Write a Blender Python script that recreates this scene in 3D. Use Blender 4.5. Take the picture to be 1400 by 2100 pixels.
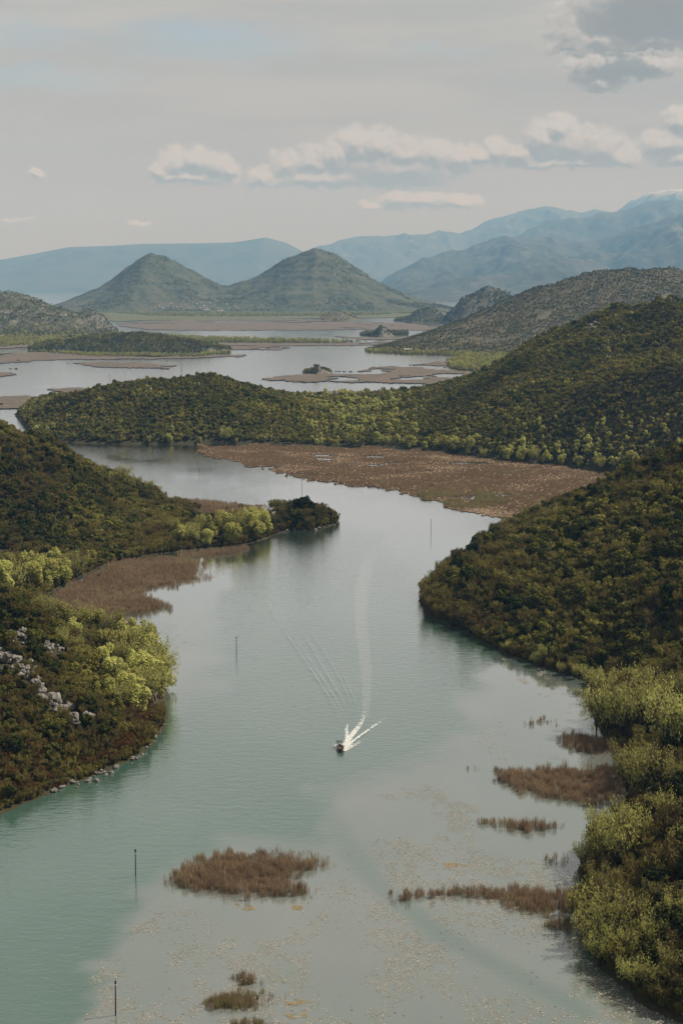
import bpy, math, random
import numpy as np
from mathutils import Vector
from mathutils.bvhtree import BVHTree

for _o in list(bpy.data.objects):
    bpy.data.objects.remove(_o, do_unlink=True)
SC = bpy.context.scene
COL = SC.collection
R = math.radians
rng = np.random.default_rng(7)
random.seed(7)

# ------------------------------------------------------------------ camera
H = 150.0
F_PX = 50.0 / 36.0 * 2100.0
HORIZON = 585.0
PITCH = math.atan((1050.0 - HORIZON) / F_PX)
cam_d = bpy.data.cameras.new('camera')
cam_d.sensor_fit = 'VERTICAL'
cam_d.sensor_height = 36.0
cam_d.lens = 50.0
cam_d.clip_start = 1.0
cam_d.clip_end = 150000.0
cam = bpy.data.objects.new('camera', cam_d)
COL.objects.link(cam)
cam.location = (0, 0, H)
cam.rotation_euler = (math.pi / 2 - PITCH, 0, 0)
SC.camera = cam

# ------------------------------------------------------------------ light
SUN_EL, SUN_AZ = R(50), R(74)          # azimuth to the right of the view direction (+Y)
sun_d = bpy.data.lights.new('sun', 'SUN')
sun_d.energy = 5.0
sun_d.angle = R(0.6)
sun_d.color = (1.0, 0.95, 0.86)
sun = bpy.data.objects.new('sun', sun_d)
COL.objects.link(sun)
_sd = Vector((math.sin(SUN_AZ) * math.cos(SUN_EL), math.cos(SUN_AZ) * math.cos(SUN_EL), math.sin(SUN_EL)))
sun.rotation_euler = (-_sd).to_track_quat('-Z', 'Y').to_euler()
sun.location = (0, 0, 3000)

vs = SC.view_settings
SC.display_settings.display_device = 'sRGB'
vs.view_transform = 'Standard'
vs.look = 'None'
vs.exposure = 0.5
vs.gamma = 1.0
vs.use_curve_mapping = False
cy = SC.cycles
cy.use_denoising = True
try:
    cy.denoiser = 'OPENIMAGEDENOISE'
    cy.denoising_input_passes = 'RGB_ALBEDO_NORMAL'
except Exception:
    pass
cy.max_bounces = 6
cy.diffuse_bounces = 2
cy.glossy_bounces = 2
cy.transmission_bounces = 3
cy.transparent_max_bounces = 12
cy.volume_bounces = 0
cy.sample_clamp_indirect = 4.0
cy.caustics_reflective = False
cy.caustics_refractive = False

# ------------------------------------------------------------------ world: sky, high veil and cumulus
def px_dir(px, py):
    dx, dy = (px - 700.0) / F_PX, (1050.0 - py) / F_PX
    c, s = math.cos(PITCH), math.sin(PITCH)
    v = Vector((dx, c + dy * s, -s + dy * c))
    return v

def azel(px, py):
    v = px_dir(px, py).normalized()
    return math.degrees(math.atan2(v.x, v.y)), math.degrees(math.asin(v.z))

class NT:
    """small helper around a node tree"""
    def __init__(self, tree):
        self.t = tree
    def n(self, typ, **kw):
        nd = self.t.nodes.new(typ)
        for k, v in kw.items():
            setattr(nd, k, v)
        return nd
    def put(self, sock, v):
        if isinstance(v, bpy.types.NodeSocket):
            self.t.links.new(v, sock)
        elif v is not None:
            sock.default_value = v
    def m(self, op, a, b=None, c=None, clamp=False):
        nd = self.n('ShaderNodeMath', operation=op, use_clamp=clamp)
        for s, v in zip(nd.inputs, (a, b, c)):
            self.put(s, v)
        return nd.outputs[0]
    def v(self, op, a, b=None, c=None):
        nd = self.n('ShaderNodeVectorMath', operation=op)
        for s, v in zip(nd.inputs, (a, b, c)):
            self.put(s, v)
        return nd.outputs['Value'] if op in ('LENGTH', 'DOT_PRODUCT', 'DISTANCE') else nd.outputs[0]
    def noise(self, vec, scale, detail=4, rough=0.55, out='Fac', dim='3D'):
        nd = self.n('ShaderNodeTexNoise', noise_dimensions=dim)
        self.put(nd.inputs['Vector'], vec)
        self.put(nd.inputs['Scale'], scale)
        nd.inputs['Detail'].default_value = detail
        nd.inputs['Roughness'].default_value = rough
        return nd.outputs[out]
    def ss(self, x, lo, hi, a=0.0, b=1.0):
        nd = self.n('ShaderNodeMapRange', interpolation_type='SMOOTHSTEP')
        for s, v in zip(nd.inputs, (x, lo, hi, a, b)):
            self.put(s, v)
        return nd.outputs[0]
    def mix(self, f, a, b, mode='MIX'):
        nd = self.n('ShaderNodeMix', data_type='RGBA', blend_type=mode)
        self.put(nd.inputs[0], f)
        self.put(nd.inputs[6], col4(a))
        self.put(nd.inputs[7], col4(b))
        return nd.outputs[2]
    def comb(self, x, y, z=0.0):
        nd = self.n('ShaderNodeCombineXYZ')
        for s, v in zip(nd.inputs, (x, y, z)):
            self.put(s, v)
        return nd.outputs[0]
    def sep(self, v):
        nd = self.n('ShaderNodeSeparateXYZ')
        self.put(nd.inputs[0], v)
        return nd.outputs

def col4(c):
    if isinstance(c, (tuple, list)) and len(c) == 3:
        return (c[0], c[1], c[2], 1.0)
    return c

VEIL_A, VEIL_B, VEIL_C, VEIL_D = (0.376, 0.358, 0.318), (0.314, 0.306, 0.278), (0.262, 0.268, 0.254), (0.278, 0.248, 0.208)
CLOUD_LIT, CLOUD_SHADE, CLOUD_DARK = (0.430, 0.415, 0.390), (0.190, 0.174, 0.138), (0.160, 0.147, 0.118)
world = bpy.data.worlds.new('World')
SC.world = world
world.use_nodes = True
wt = world.node_tree
wt.nodes.clear()
W = NT(wt)

CLOUDS = [  # one list per cumulus: puffs (px centre and radii in the photograph) turned into sky directions, then (flat base py, grey share)
    ([(330, 352, 24, 26), (358, 336, 36, 36), (402, 334, 44, 36), (444, 344, 36, 32), (474, 352, 26, 24), (352, 364, 36, 24), (395, 366, 84, 16)], 381, 0.2),
    ([(540, 364, 36, 26), (590, 340, 42, 36), (640, 334, 44, 36), (688, 322, 40, 40), (724, 294, 42, 36), (776, 298, 50, 38), (835, 316, 56, 38),
      (892, 318, 56, 36), (945, 324, 50, 30), (985, 318, 44, 22), (650, 368, 130, 22), (820, 350, 130, 40)], 388, 0.35),
    ([(1020, 308, 36, 30), (1062, 318, 40, 26), (1110, 286, 42, 46), (1146, 262, 38, 32), (1172, 300, 58, 46), (1232, 308, 60, 44), (1272, 322, 46, 34), (1160, 338, 130, 18)], 350, 0.3),
    ([(1400, 246, 44, 30), (1362, 298, 62, 32), (1400, 322, 66, 26), (1470, 280, 80, 60)], 345, 0.3),
    ([(764, 424, 28, 14), (815, 408, 46, 22), (872, 410, 58, 18), (940, 412, 50, 13)], 434, 0.1),
    ([(1166, 70, 56, 66), (1236, 36, 92, 76), (1310, 40, 100, 80), (1395, 52, 90, 76), (1490, 40, 100, 80), (1230, 84, 110, 36), (1360, 88, 110, 36)], 112, 1.0),
    ([(1226, 142, 76, 38), (1306, 138, 96, 24), (1230, 170, 40, 28)], 192, 1.0),
    ([(74, 354, 15, 9)], 366, 0.0), ([(288, 457, 24, 5)], 464, 0.0), ([(36, 450, 36, 4)], 456, 0.0),
]
DEG = math.degrees(1.0 / F_PX)
grp = bpy.data.node_groups.new('cumulus_field', 'ShaderNodeTree')
grp.interface.new_socket('P', in_out='INPUT', socket_type='NodeSocketVector')
grp.interface.new_socket('Fray', in_out='INPUT', socket_type='NodeSocketFloat')
grp.interface.new_socket('D', in_out='OUTPUT', socket_type='NodeSocketFloat')
G_ = NT(grp)
gi, go = G_.n('NodeGroupInput'), G_.n('NodeGroupOutput')
p0 = gi.outputs[0]
w1 = G_.v('SUBTRACT', G_.noise(p0, 1.6, 2, 0.5, 'Color'), (0.5, 0.5, 0.5))
w2 = G_.v('SUBTRACT', G_.noise(p0, 5.5, 5, 0.66, 'Color'), (0.5, 0.5, 0.5))
p1 = G_.v('MULTIPLY_ADD', w1, (0.55, 0.45, 0), p0)
p1 = G_.v('MULTIPLY_ADD', w2, G_.comb(gi.outputs[1], gi.outputs[1], 0.0), p1)
acc = None
for puffs, basepy, gs in CLOUDS:
    cl = None
    for (cx, cyy, rx, ry) in puffs:
        a, e = azel(cx, cyy)
        rx, ry = rx * DEG * 1.18, ry * DEG * 1.18
        q = G_.v('MULTIPLY_ADD', p1, (1 / rx, 1 / ry, 0), (-a / rx, -e / ry, 0))
        l = G_.v('LENGTH', q)
        if cl is None:
            cl = l
        else:
            nd = G_.n('ShaderNodeMath', operation='SMOOTH_MIN')
            G_.put(nd.inputs[0], cl); G_.put(nd.inputs[1], l); nd.inputs[2].default_value = 0.06
            cl = nd.outputs[0]
    # flat base
    eb = azel(puffs[0][0], basepy)[1]
    ely = G_.sep(p1)[1]
    base = G_.m('MULTIPLY_ADD', ely, -1 / 0.35, eb / 0.35 + 1.0)
    cl = G_.m('MAXIMUM', cl, base)
    acc = cl if acc is None else G_.m('MINIMUM', acc, cl)
G_.put(go.inputs[0], G_.m('SUBTRACT', 1.0, acc))

tc = W.n('ShaderNodeTexCoord')
dirv = W.v('NORMALIZE', tc.outputs['Generated'])
dx_, dy_, dz_ = W.sep(dirv)
az = W.m('MULTIPLY', W.m('ARCTAN2', dx_, dy_), 57.29578)
el = W.m('MULTIPLY', W.m('ARCSINE', dz_), 57.29578)
P = W.comb(az, el, 0.0)

sky = W.n('ShaderNodeTexSky', sky_type='NISHITA')
sky.sun_disc = False
sky.sun_elevation = SUN_EL
sky.sun_rotation = SUN_AZ
sky.altitude = 150
sky.air_density = 1.0
sky.dust_density = 1.5
bg_sky = W.n('ShaderNodeBackground')
W.put(bg_sky.inputs[0], sky.outputs[0])
bg_sky.inputs[1].default_value = 0.085

# high veil of thin cloud in long streaks, with a few gaps where blue shows
streak = W.noise(W.v('MULTIPLY', P, (0.035, 0.26, 0)), 1.0, 5, 0.55)
streak2 = W.noise(W.v('MULTIPLY', P, (0.09, 0.75, 0)), 1.0, 6, 0.62)
gaps = None
wob = W.v('MULTIPLY_ADD', W.v('SUBTRACT', W.noise(W.v('MULTIPLY', P, (0.30, 0.9, 0)), 1.0, 5, 0.65, 'Color'), (0.5, 0.5, 0.5)), (5.0, 2.2, 0), P)
for (cx, cyy, rx, ry, s) in [(30, 62, 170, 30, 1.0), (90, 165, 240, 34, 0.9), (430, 85, 230, 46, 1.0), (880, 100, 150, 16, 0.5), (60, 300, 160, 16, 0.45), (250, 430, 240, 16, 0.35)]:
    a, e = azel(cx, cyy)
    q = W.v('MULTIPLY_ADD', wob, (1 / (rx * DEG), 1 / (ry * DEG), 0), (-a / (rx * DEG), -e / (ry * DEG), 0))
    g = W.ss(W.v('LENGTH', q), 0.1, 1.2, s, 0.0)
    gaps = g if gaps is None else W.m('MAXIMUM', gaps, g)
gap_noise = W.ss(streak2, 0.36, 0.60)
gapsum = W.m('ADD', W.m('MULTIPLY', gaps, W.m('MULTIPLY_ADD', gap_noise, 0.7, 0.3)), W.m('MULTIPLY', W.ss(el, 24, 50), W.ss(streak2, 0.5, 0.7, 0.0, 0.5)), clamp=True)
veil = W.mix(W.ss(streak, 0.35, 0.65), VEIL_B, VEIL_A)
veil = W.mix(W.ss(streak2, 0.38, 0.66, 0.0, 0.55), veil, VEIL_C)
veil = W.mix(W.ss(el, 1.0, 11.0, 0.9, 0.0), veil, VEIL_D)
bg_veil = W.n('ShaderNodeBackground')
W.put(bg_veil.inputs[0], veil)
bg_veil.inputs[1].default_value = 1.0
mx1 = W.n('ShaderNodeMixShader')
W.put(mx1.inputs[0], W.m('SUBTRACT', 1.0, W.m('MULTIPLY', gapsum, 0.58)))
W.t.links.new(bg_sky.outputs[0], mx1.inputs[1])
W.t.links.new(bg_veil.outputs[0], mx1.inputs[2])

def field(off, fray):
    nd = W.n('ShaderNodeGroup')
    nd.node_tree = grp
    W.put(nd.inputs[0], W.v('ADD', P, off))
    nd.inputs[1].default_value = fray
    return nd.outputs[0]
D0 = field((0, 0, 0), 0.40)
D1 = field((0.07, 0.20, 0), 0.34)
D2 = field((0, 0, 0), 0.34)
edge = W.noise(P, 2.2, 3, 0.6)
alpha = W.ss(D0, 0.0, W.ss(edge, 0.35, 0.65, 0.18, 0.55))
lit = W.m('MULTIPLY_ADD', W.m('SUBTRACT', D2, D1), 1.25, 0.52, clamp=True)
fine = W.noise(P, 2.4, 6, 0.60)
lit = W.m('ADD', lit, W.m('MULTIPLY', W.m('SUBTRACT', fine, 0.5), 0.55), clamp=True)
# bulk grey: the thick middle of each cloud, strongest above its base
bulk = None
for puffs, basepy, gs in CLOUDS:
    if gs <= 0:
        continue
    x0 = min(p_[0] - p_[2] for p_ in puffs); x1 = max(p_[0] + p_[2] for p_ in puffs)
    y0 = min(p_[1] - p_[3] for p_ in puffs)
    a, e = azel((x0 + x1) / 2, basepy - (basepy - y0) * (0.50 if gs > 0.9 else 0.22))
    rx, ry = (x1 - x0) * 0.52 * DEG, (basepy - y0) * (0.62 if gs > 0.9 else 0.46) * DEG
    q = W.v('MULTIPLY_ADD', W.v('MULTIPLY_ADD', W.v('SUBTRACT', W.noise(P, 1.9, 4, 0.6, 'Color'), (0.5, 0.5, 0.5)), (1.6, 1.0, 0), P), (1 / rx, 1 / ry, 0), (-a / rx, -e / ry, 0))
    g = W.ss(W.v('LENGTH', q), 0.25, 1.05, 0.45 + 0.55 * gs, 0.0)
    bulk = g if bulk is None else W.m('MAXIMUM', bulk, g)
lit = W.m('SUBTRACT', lit, W.m('MULTIPLY', bulk, 0.46), clamp=True)
ccol = W.mix(W.ss(lit, 0.0, 0.85), CLOUD_SHADE, CLOUD_LIT)
ccol = W.mix(W.m('MULTIPLY', W.ss(bulk, 0.55, 1.0), W.ss(D0, 0.10, 0.45, 0.0, 0.85)), ccol, CLOUD_DARK)
bg_c = W.n('ShaderNodeBackground')
W.put(bg_c.inputs[0], ccol)
mx2 = W.n('ShaderNodeMixShader')
W.put(mx2.inputs[0], W.m('MULTIPLY', alpha, 0.93))
W.t.links.new(mx1.outputs[0], mx2.inputs[1])
W.t.links.new(bg_c.outputs[0], mx2.inputs[2])
wo = W.n('ShaderNodeOutputWorld')
W.t.links.new(mx2.outputs[0], wo.inputs[0])
world.cycles.sampling_method = 'NONE'

# ------------------------------------------------------------------ helpers: maths
def unproj(px, py, z=0.0):
    """ground point at height z seen at photograph pixel"""
    d = px_dir(px, py)
    t = (z - H) / d.z
    return np.array((d.x * t, d.y * t, z))

def at_y(px, py, Y):
    d = px_dir(px, py)
    t = Y / d.y
    return np.array((d.x * t, Y, H + d.z * t))

def project(Pw):
    """world points -> photograph pixels and depth"""
    Pw = np.asarray(Pw, float)
    c, s = math.cos(PITCH), math.sin(PITCH)
    x, y, z = Pw[..., 0], Pw[..., 1], Pw[..., 2] - H
    dep = y * c - z * s
    up = y * s + z * c
    return 700 + F_PX * x / dep, 1050 - F_PX * up / dep, dep

def _hash(ix, iy, seed):
    n = (ix.astype(np.int64) * 374761393 + iy.astype(np.int64) * 668265263 + seed * 1274126177) & 0x7fffffff
    n = ((n ^ (n >> 13)) * 1274126177) & 0x7fffffff
    n = n ^ (n >> 16)
    return (n & 0xffff) / 65535.0

def vnoise(x, y, seed=0):
    x = np.asarray(x, float); y = np.asarray(y, float)
    ix, iy = np.floor(x), np.floor(y)
    fx, fy = x - ix, y - iy
    ix, iy = ix.astype(np.int64), iy.astype(np.int64)
    u, v = fx * fx * (3 - 2 * fx), fy * fy * (3 - 2 * fy)
    a = _hash(ix, iy, seed); b = _hash(ix + 1, iy, seed); c = _hash(ix, iy + 1, seed); d = _hash(ix + 1, iy + 1, seed)
    return (a * (1 - u) + b * u) * (1 - v) + (c * (1 - u) + d * u) * v

def fbm(x, y, seed=0, octs=4):
    s, amp, tot = 0.0, 1.0, 0.0
    for k in range(octs):
        s = s + amp * vnoise(np.asarray(x) * 2 ** k, np.asarray(y) * 2 ** k, seed + k * 17)
        tot += amp
        amp *= 0.5
    return s / tot

def inside(poly, X, Y):
    res = np.zeros(X.shape, bool)
    n = len(poly)
    for i in range(n):
        x0, y0 = poly[i]; x1, y1 = poly[(i + 1) % n]
        if y0 == y1:
            continue
        c = ((y0 > Y) != (y1 > Y)) & (X < (x1 - x0) * (Y - y0) / (y1 - y0) + x0)
        res ^= c
    return res

def poly_dist(poly, X, Y):
    d = np.full(X.shape, 1e18)
    n = len(poly)
    for i in range(n):
        x0, y0 = poly[i]; x1, y1 = poly[(i + 1) % n]
        ex, ey = x1 - x0, y1 - y0
        L = ex * ex + ey * ey + 1e-9
        t = np.clip(((X - x0) * ex + (Y - y0) * ey) / L, 0, 1)
        d = np.minimum(d, (X - x0 - t * ex) ** 2 + (Y - y0 - t * ey) ** 2)
    return np.sqrt(d)

def gpoly(pts):
    return [tuple(unproj(a, b)[:2]) for a, b in pts]

# ------------------------------------------------------------------ helpers: objects and meshes
def tag(o, label=None, cat=None, group=None, kind=None):
    if label: o['label'] = label
    if cat: o['category'] = cat
    if group: o['group'] = group
    if kind: o['kind'] = kind
    return o

def mesh_np(name, V, F, mats, fm=None, smooth=False):
    me = bpy.data.meshes.new(name)
    V = np.asarray(V, np.float32)
    if isinstance(F, np.ndarray):
        k = F.shape[1]
        me.vertices.add(len(V)); me.vertices.foreach_set('co', V.ravel())
        me.loops.add(F.size); me.loops.foreach_set('vertex_index', F.ravel().astype(np.int32))
        me.polygons.add(len(F))
        me.polygons.foreach_set('loop_start', np.arange(0, F.size, k, dtype=np.int32))
        me.polygons.foreach_set('loop_total', np.full(len(F), k, np.int32))
        me.update(calc_edges=True)
    else:
        me.from_pydata([tuple(map(float, v)) for v in V], [], [tuple(map(int, f)) for f in F])
        me.update()
    for m in (mats if isinstance(mats, (list, tuple)) else [mats]):
        me.materials.append(m)
    if fm is not None:
        me.polygons.foreach_set('material_index', np.asarray(fm, np.int32))
    if smooth:
        me.polygons.foreach_set('use_smooth', np.ones(len(me.polygons), bool))
    return me

def obj(name, me, parent=None, loc=None):
    o = bpy.data.objects.new(name, me)
    COL.objects.link(o)
    if parent is not None:
        o.parent = parent
    if loc is not None:
        o.location = loc
    return o

def empty(name, loc, rz=0.0, scale=(1, 1, 1)):
    o = bpy.data.objects.new(name, None)
    COL.objects.link(o)
    o.location = loc; o.rotation_euler = (0, 0, rz); o.scale = scale
    o.empty_display_size = 0.5
    return o

class MB:
    """collects polygons"""
    def __init__(self):
        self.v, self.f, self.m = [], [], []
    def add(self, V, F, mi=0):
        b = len(self.v)
        self.v += [tuple(x) for x in V]
        self.f += [tuple(i + b for i in f) for f in F]
        self.m += [mi] * len(F)
    def tube(self, pts, rad, n=6, mi=0, cap=True):
        pts = [Vector(p) for p in pts]
        rings = []
        for i, p in enumerate(pts):
            t = (pts[min(i + 1, len(pts) - 1)] - pts[max(i - 1, 0)])
            t.normalize()
            a = t.cross(Vector((0.31, 0.9, 0.2))); a.normalize()
            b = t.cross(a)
            r = rad[i] if isinstance(rad, (list, tuple)) else rad
            rings.append([p + (a * math.cos(2 * math.pi * k / n) + b * math.sin(2 * math.pi * k / n)) * r for k in range(n)])
        V = [q for rg in rings for q in rg]
        F = []
        for i in range(len(rings) - 1):
            for k in range(n):
                F.append((i * n + k, i * n + (k + 1) % n, (i + 1) * n + (k + 1) % n, (i + 1) * n + k))
        if cap:
            F.append(tuple(range(n))[::-1]); F.append(tuple((len(rings) - 1) * n + k for k in range(n)))
        self.add(V, F, mi)
    def box(self, x0, x1, y0, y1, z0, z1, mi=0):
        V = [(x0, y0, z0), (x1, y0, z0), (x1, y1, z0), (x0, y1, z0), (x0, y0, z1), (x1, y0, z1), (x1, y1, z1), (x0, y1, z1)]
        self.add(V, [(3, 2, 1, 0), (4, 5, 6, 7), (0, 1, 5, 4), (1, 2, 6, 5), (2, 3, 7, 6), (3, 0, 4, 7)], mi)
    def mesh(self, name, mats, smooth=False):
        return mesh_np(name, self.v, self.f, mats, self.m, smooth)

# ------------------------------------------------------------------ materials
def new_mat(name):
    m = bpy.data.materials.new(name)
    m.use_nodes = True
    m.node_tree.nodes.clear()
    t = NT(m.node_tree)
    out = t.n('ShaderNodeOutputMaterial')
    return m, t, out

def princ(t, col, rough=0.8, spec=0.3, normal=None, ior=None):
    p = t.n('ShaderNodeBsdfPrincipled')
    t.put(p.inputs['Base Color'], col4(col))
    t.put(p.inputs['Roughness'], rough)
    t.put(p.inputs['Specular IOR Level'], spec)
    if ior: p.inputs['IOR'].default_value = ior
    if normal is not None: t.put(p.inputs['Normal'], normal)
    return p

def plain(name, col, rough=0.7, var=0.25, scale=3.0, spec=0.3):
    m, t, out = new_mat(name)
    tcn = t.n('ShaderNodeTexCoord')
    nz = t.noise(tcn.outputs['Object'], scale, 5, 0.6)
    c = t.mix(nz, tuple(x * (1 - var) for x in col), tuple(min(1, x * (1 + var)) for x in col))
    p = princ(t, c, rough, spec)
    t.t.links.new(p.outputs[0], out.inputs[0])
    return m

def leaf_mat(name, stops, transl=0.3, patch=0.02):
    """colour by individual plant and by stand, stops = list of (pos, rgb)"""
    m, t, out = new_mat(name)
    oi = t.n('ShaderNodeObjectInfo')
    stand = t.noise(oi.outputs['Location'], patch, 4, 0.65)
    f = t.m('ADD', t.m('MULTIPLY', oi.outputs['Random'], 0.5), t.m('MULTIPLY', t.ss(stand, 0.36, 0.64), 0.5))
    geo = t.n('ShaderNodeNewGeometry')
    f = t.m('ADD', f, t.m('MULTIPLY_ADD', geo.outputs['Random Per Island'], 0.3, -0.15), clamp=True)
    cr = t.n('ShaderNodeValToRGB')
    t.put(cr.inputs[0], f)
    els = cr.color_ramp.elements
    while len(els) < len(stops):
        els.new(0.5)
    for e, (p_, c_) in zip(els, stops):
        e.position = p_; e.color = col4(c_)
    d = t.n('ShaderNodeBsdfDiffuse'); t.put(d.inputs[0], cr.outputs[0])
    tr = t.n('ShaderNodeBsdfTranslucent'); t.put(tr.inputs[0], t.mix(0.5, cr.outputs[0], (0.35, 0.40, 0.10), 'MULTIPLY') if False else cr.outputs[0])
    ms = t.n('ShaderNodeMixShader'); ms.inputs[0].default_value = transl
    t.t.links.new(d.outputs[0], ms.inputs[1]); t.t.links.new(tr.outputs[0], ms.inputs[2])
    t.t.links.new(ms.outputs[0], out.inputs[0])
    return m

M = {}
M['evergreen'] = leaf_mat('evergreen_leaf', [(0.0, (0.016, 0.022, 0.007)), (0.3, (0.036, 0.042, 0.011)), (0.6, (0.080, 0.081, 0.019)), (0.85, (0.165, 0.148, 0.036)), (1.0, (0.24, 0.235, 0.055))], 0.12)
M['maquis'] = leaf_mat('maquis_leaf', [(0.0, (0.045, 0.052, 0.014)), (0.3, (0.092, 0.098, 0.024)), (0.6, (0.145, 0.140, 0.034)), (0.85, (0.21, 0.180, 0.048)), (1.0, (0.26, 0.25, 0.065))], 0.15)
M['budding'] = leaf_mat('budding_leaf', [(0.0, (0.078, 0.058, 0.026)), (0.35, (0.122, 0.098, 0.034)), (0.7, (0.185, 0.160, 0.046)), (1.0, (0.27, 0.255, 0.07))], 0.25)
M['willow'] = leaf_mat('willow_leaf', [(0.0, (0.20, 0.182, 0.060)), (0.4, (0.33, 0.322, 0.098)), (0.8, (0.43, 0.44, 0.138)), (1.0, (0.50, 0.505, 0.18))], 0.42)
M['rusty'] = leaf_mat('rusty_leaf', [(0.0, (0.085, 0.045, 0.022)), (0.5, (0.13, 0.062, 0.025)), (1.0, (0.20, 0.10, 0.035))], 0.3)
M['bark'] = plain('bark', (0.075, 0.06, 0.045), 0.9, 0.4, 4.0, 0.1)
M['twig'] = plain('twig', (0.16, 0.11, 0.07), 0.9, 0.3, 4.0, 0.1)
M['greytwig'] = plain('grey_twig', (0.26, 0.22, 0.18), 0.9, 0.3, 4.0, 0.1)
M['reed'] = leaf_mat('reed_stalk', [(0.0, (0.21, 0.150, 0.098)), (0.5, (0.275, 0.200, 0.130)), (0.85, (0.33, 0.245, 0.16)), (1.0, (0.31, 0.28, 0.15))], 0.25, 0.03)
M['marshreed'] = leaf_mat('marsh_reed_stalk', [(0.0, (0.20, 0.142, 0.092)), (0.5, (0.24, 0.172, 0.110)), (0.85, (0.27, 0.198, 0.125)), (1.0, (0.25, 0.21, 0.11))], 0.25, 0.03)
M['reedgreen'] = leaf_mat('green_reed_stalk', [(0.0, (0.19, 0.155, 0.075)), (0.5, (0.24, 0.215, 0.10)), (1.0, (0.27, 0.27, 0.12))], 0.3, 0.03)

def ground_mat(name, c_soil, c_green, c_rock, rock_amt, scale=0.05, steep=(0.75, 0.9), snow=None):
    m, t, out = new_mat(name)
    geo = t.n('ShaderNodeNewGeometry')
    pos = geo.outputs['Position']
    n1 = t.noise(pos, scale, 6, 0.62)
    n2 = t.noise(pos, scale * 4.3, 6, 0.65)
    n3 = t.noise(pos, scale * 0.31, 5, 0.6)
    c = t.mix(t.ss(n1, 0.40, 0.62), c_soil, c_green)
    c = t.mix(t.ss(n3, 0.35, 0.7, 0, 0.5), c, tuple(0.6 * a + 0.4 * b for a, b in zip(c_green, c_soil)))
    nx, ny, nzv = t.sep(geo.outputs['Normal'])
    sl = t.ss(nzv, steep[0], steep[1], 1.0, 0.0)
    rk = t.m('ADD', t.m('MULTIPLY', sl, 0.6), t.m('MULTIPLY', t.ss(n2, 0.55, 0.72), rock_amt), clamp=True)
    rk = t.m('MULTIPLY', rk, t.ss(n2, 0.40, 0.58))
    c = t.mix(rk, c, c_rock)
    if snow:
        zz = t.sep(pos)[2]
        s = t.ss(t.m('ADD', zz, t.m('MULTIPLY', t.m('SUBTRACT', n2, 0.5), snow[1] * 2.4)), snow[0], snow[0] + snow[1])
        c = t.mix(t.m('MULTIPLY', s, 0.8), c, (0.42, 0.43, 0.45))
    b = t.n('ShaderNodeBump'); b.inputs['Strength'].default_value = 0.6; b.inputs['Distance'].default_value = 0.6 / scale * 0.1
    t.put(b.inputs['Height'], n2)
    p = princ(t, c, 0.95, 0.1, b.outputs[0])
    t.t.links.new(p.outputs[0], out.inputs[0])
    return m

M['forest_floor'] = ground_mat('forest_floor', (0.034, 0.028, 0.017), (0.034, 0.035, 0.016), (0.16, 0.145, 0.12), 0.12, 0.08, (0.35, 0.6))
M['scrub_hill'] = ground_mat('scrub_hill', (0.088, 0.074, 0.050), (0.066, 0.064, 0.034), (0.21, 0.19, 0.17), 0.55, 0.03)
M['rocky_hill'] = ground_mat('rocky_hill', (0.066, 0.064, 0.042), (0.045, 0.052, 0.026), (0.165, 0.155, 0.145), 0.9, 0.03, (0.78, 0.93))
M['grass_hill'] = ground_mat('grass_hill', (0.068, 0.070, 0.042), (0.032, 0.042, 0.020), (0.14, 0.13, 0.11), 0.6, 0.010, (0.6, 0.8))
M['mountain'] = ground_mat('mountain_side', (0.055, 0.058, 0.044), (0.028, 0.038, 0.024), (0.14, 0.135, 0.12), 0.6, 0.0016, (0.6, 0.85))
M['snow_mountain'] = ground_mat('snow_mountain_side', (0.065, 0.066, 0.055), (0.045, 0.052, 0.038), (0.14, 0.135, 0.13), 0.4, 0.0012, (0.6, 0.85), snow=(2250.0, 480.0))

def marsh_mat(name, ca, cb, cc, scale):
    m, t, out = new_mat(name)
    geo = t.n('ShaderNodeNewGeometry')
    pos = t.v('MULTIPLY', geo.outputs['Position'], (1.0, 0.45, 1.0))
    n1 = t.noise(pos, scale, 6, 0.6)
    n2 = t.noise(pos, scale * 6, 5, 0.7)
    c = t.mix(t.ss(n1, 0.35, 0.65), ca, cb)
    c = t.mix(t.ss(n2, 0.52, 0.75), c, cc)
    b = t.n('ShaderNodeBump'); b.inputs['Strength'].default_value = 0.8; b.inputs['Distance'].default_value = 1.0
    t.put(b.inputs['Height'], t.noise(geo.outputs['Position'], 0.9, 4, 0.7))
    p = princ(t, c, 0.95, 0.05, b.outputs[0])
    t.t.links.new(p.outputs[0], out.inputs[0])
    return m
M['marsh'] = marsh_mat('brown_marsh', (0.20, 0.148, 0.100), (0.16, 0.118, 0.084), (0.225, 0.185, 0.110), 0.02)
M['marsh_far'] = marsh_mat('dull_marsh', (0.112, 0.090, 0.078), (0.090, 0.080, 0.066), (0.150, 0.138, 0.092), 0.02)
M['marsh_green'] = marsh_mat('green_marsh', (0.075, 0.092, 0.044), (0.095, 0.090, 0.052), (0.11, 0.095, 0.06), 0.01)

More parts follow.
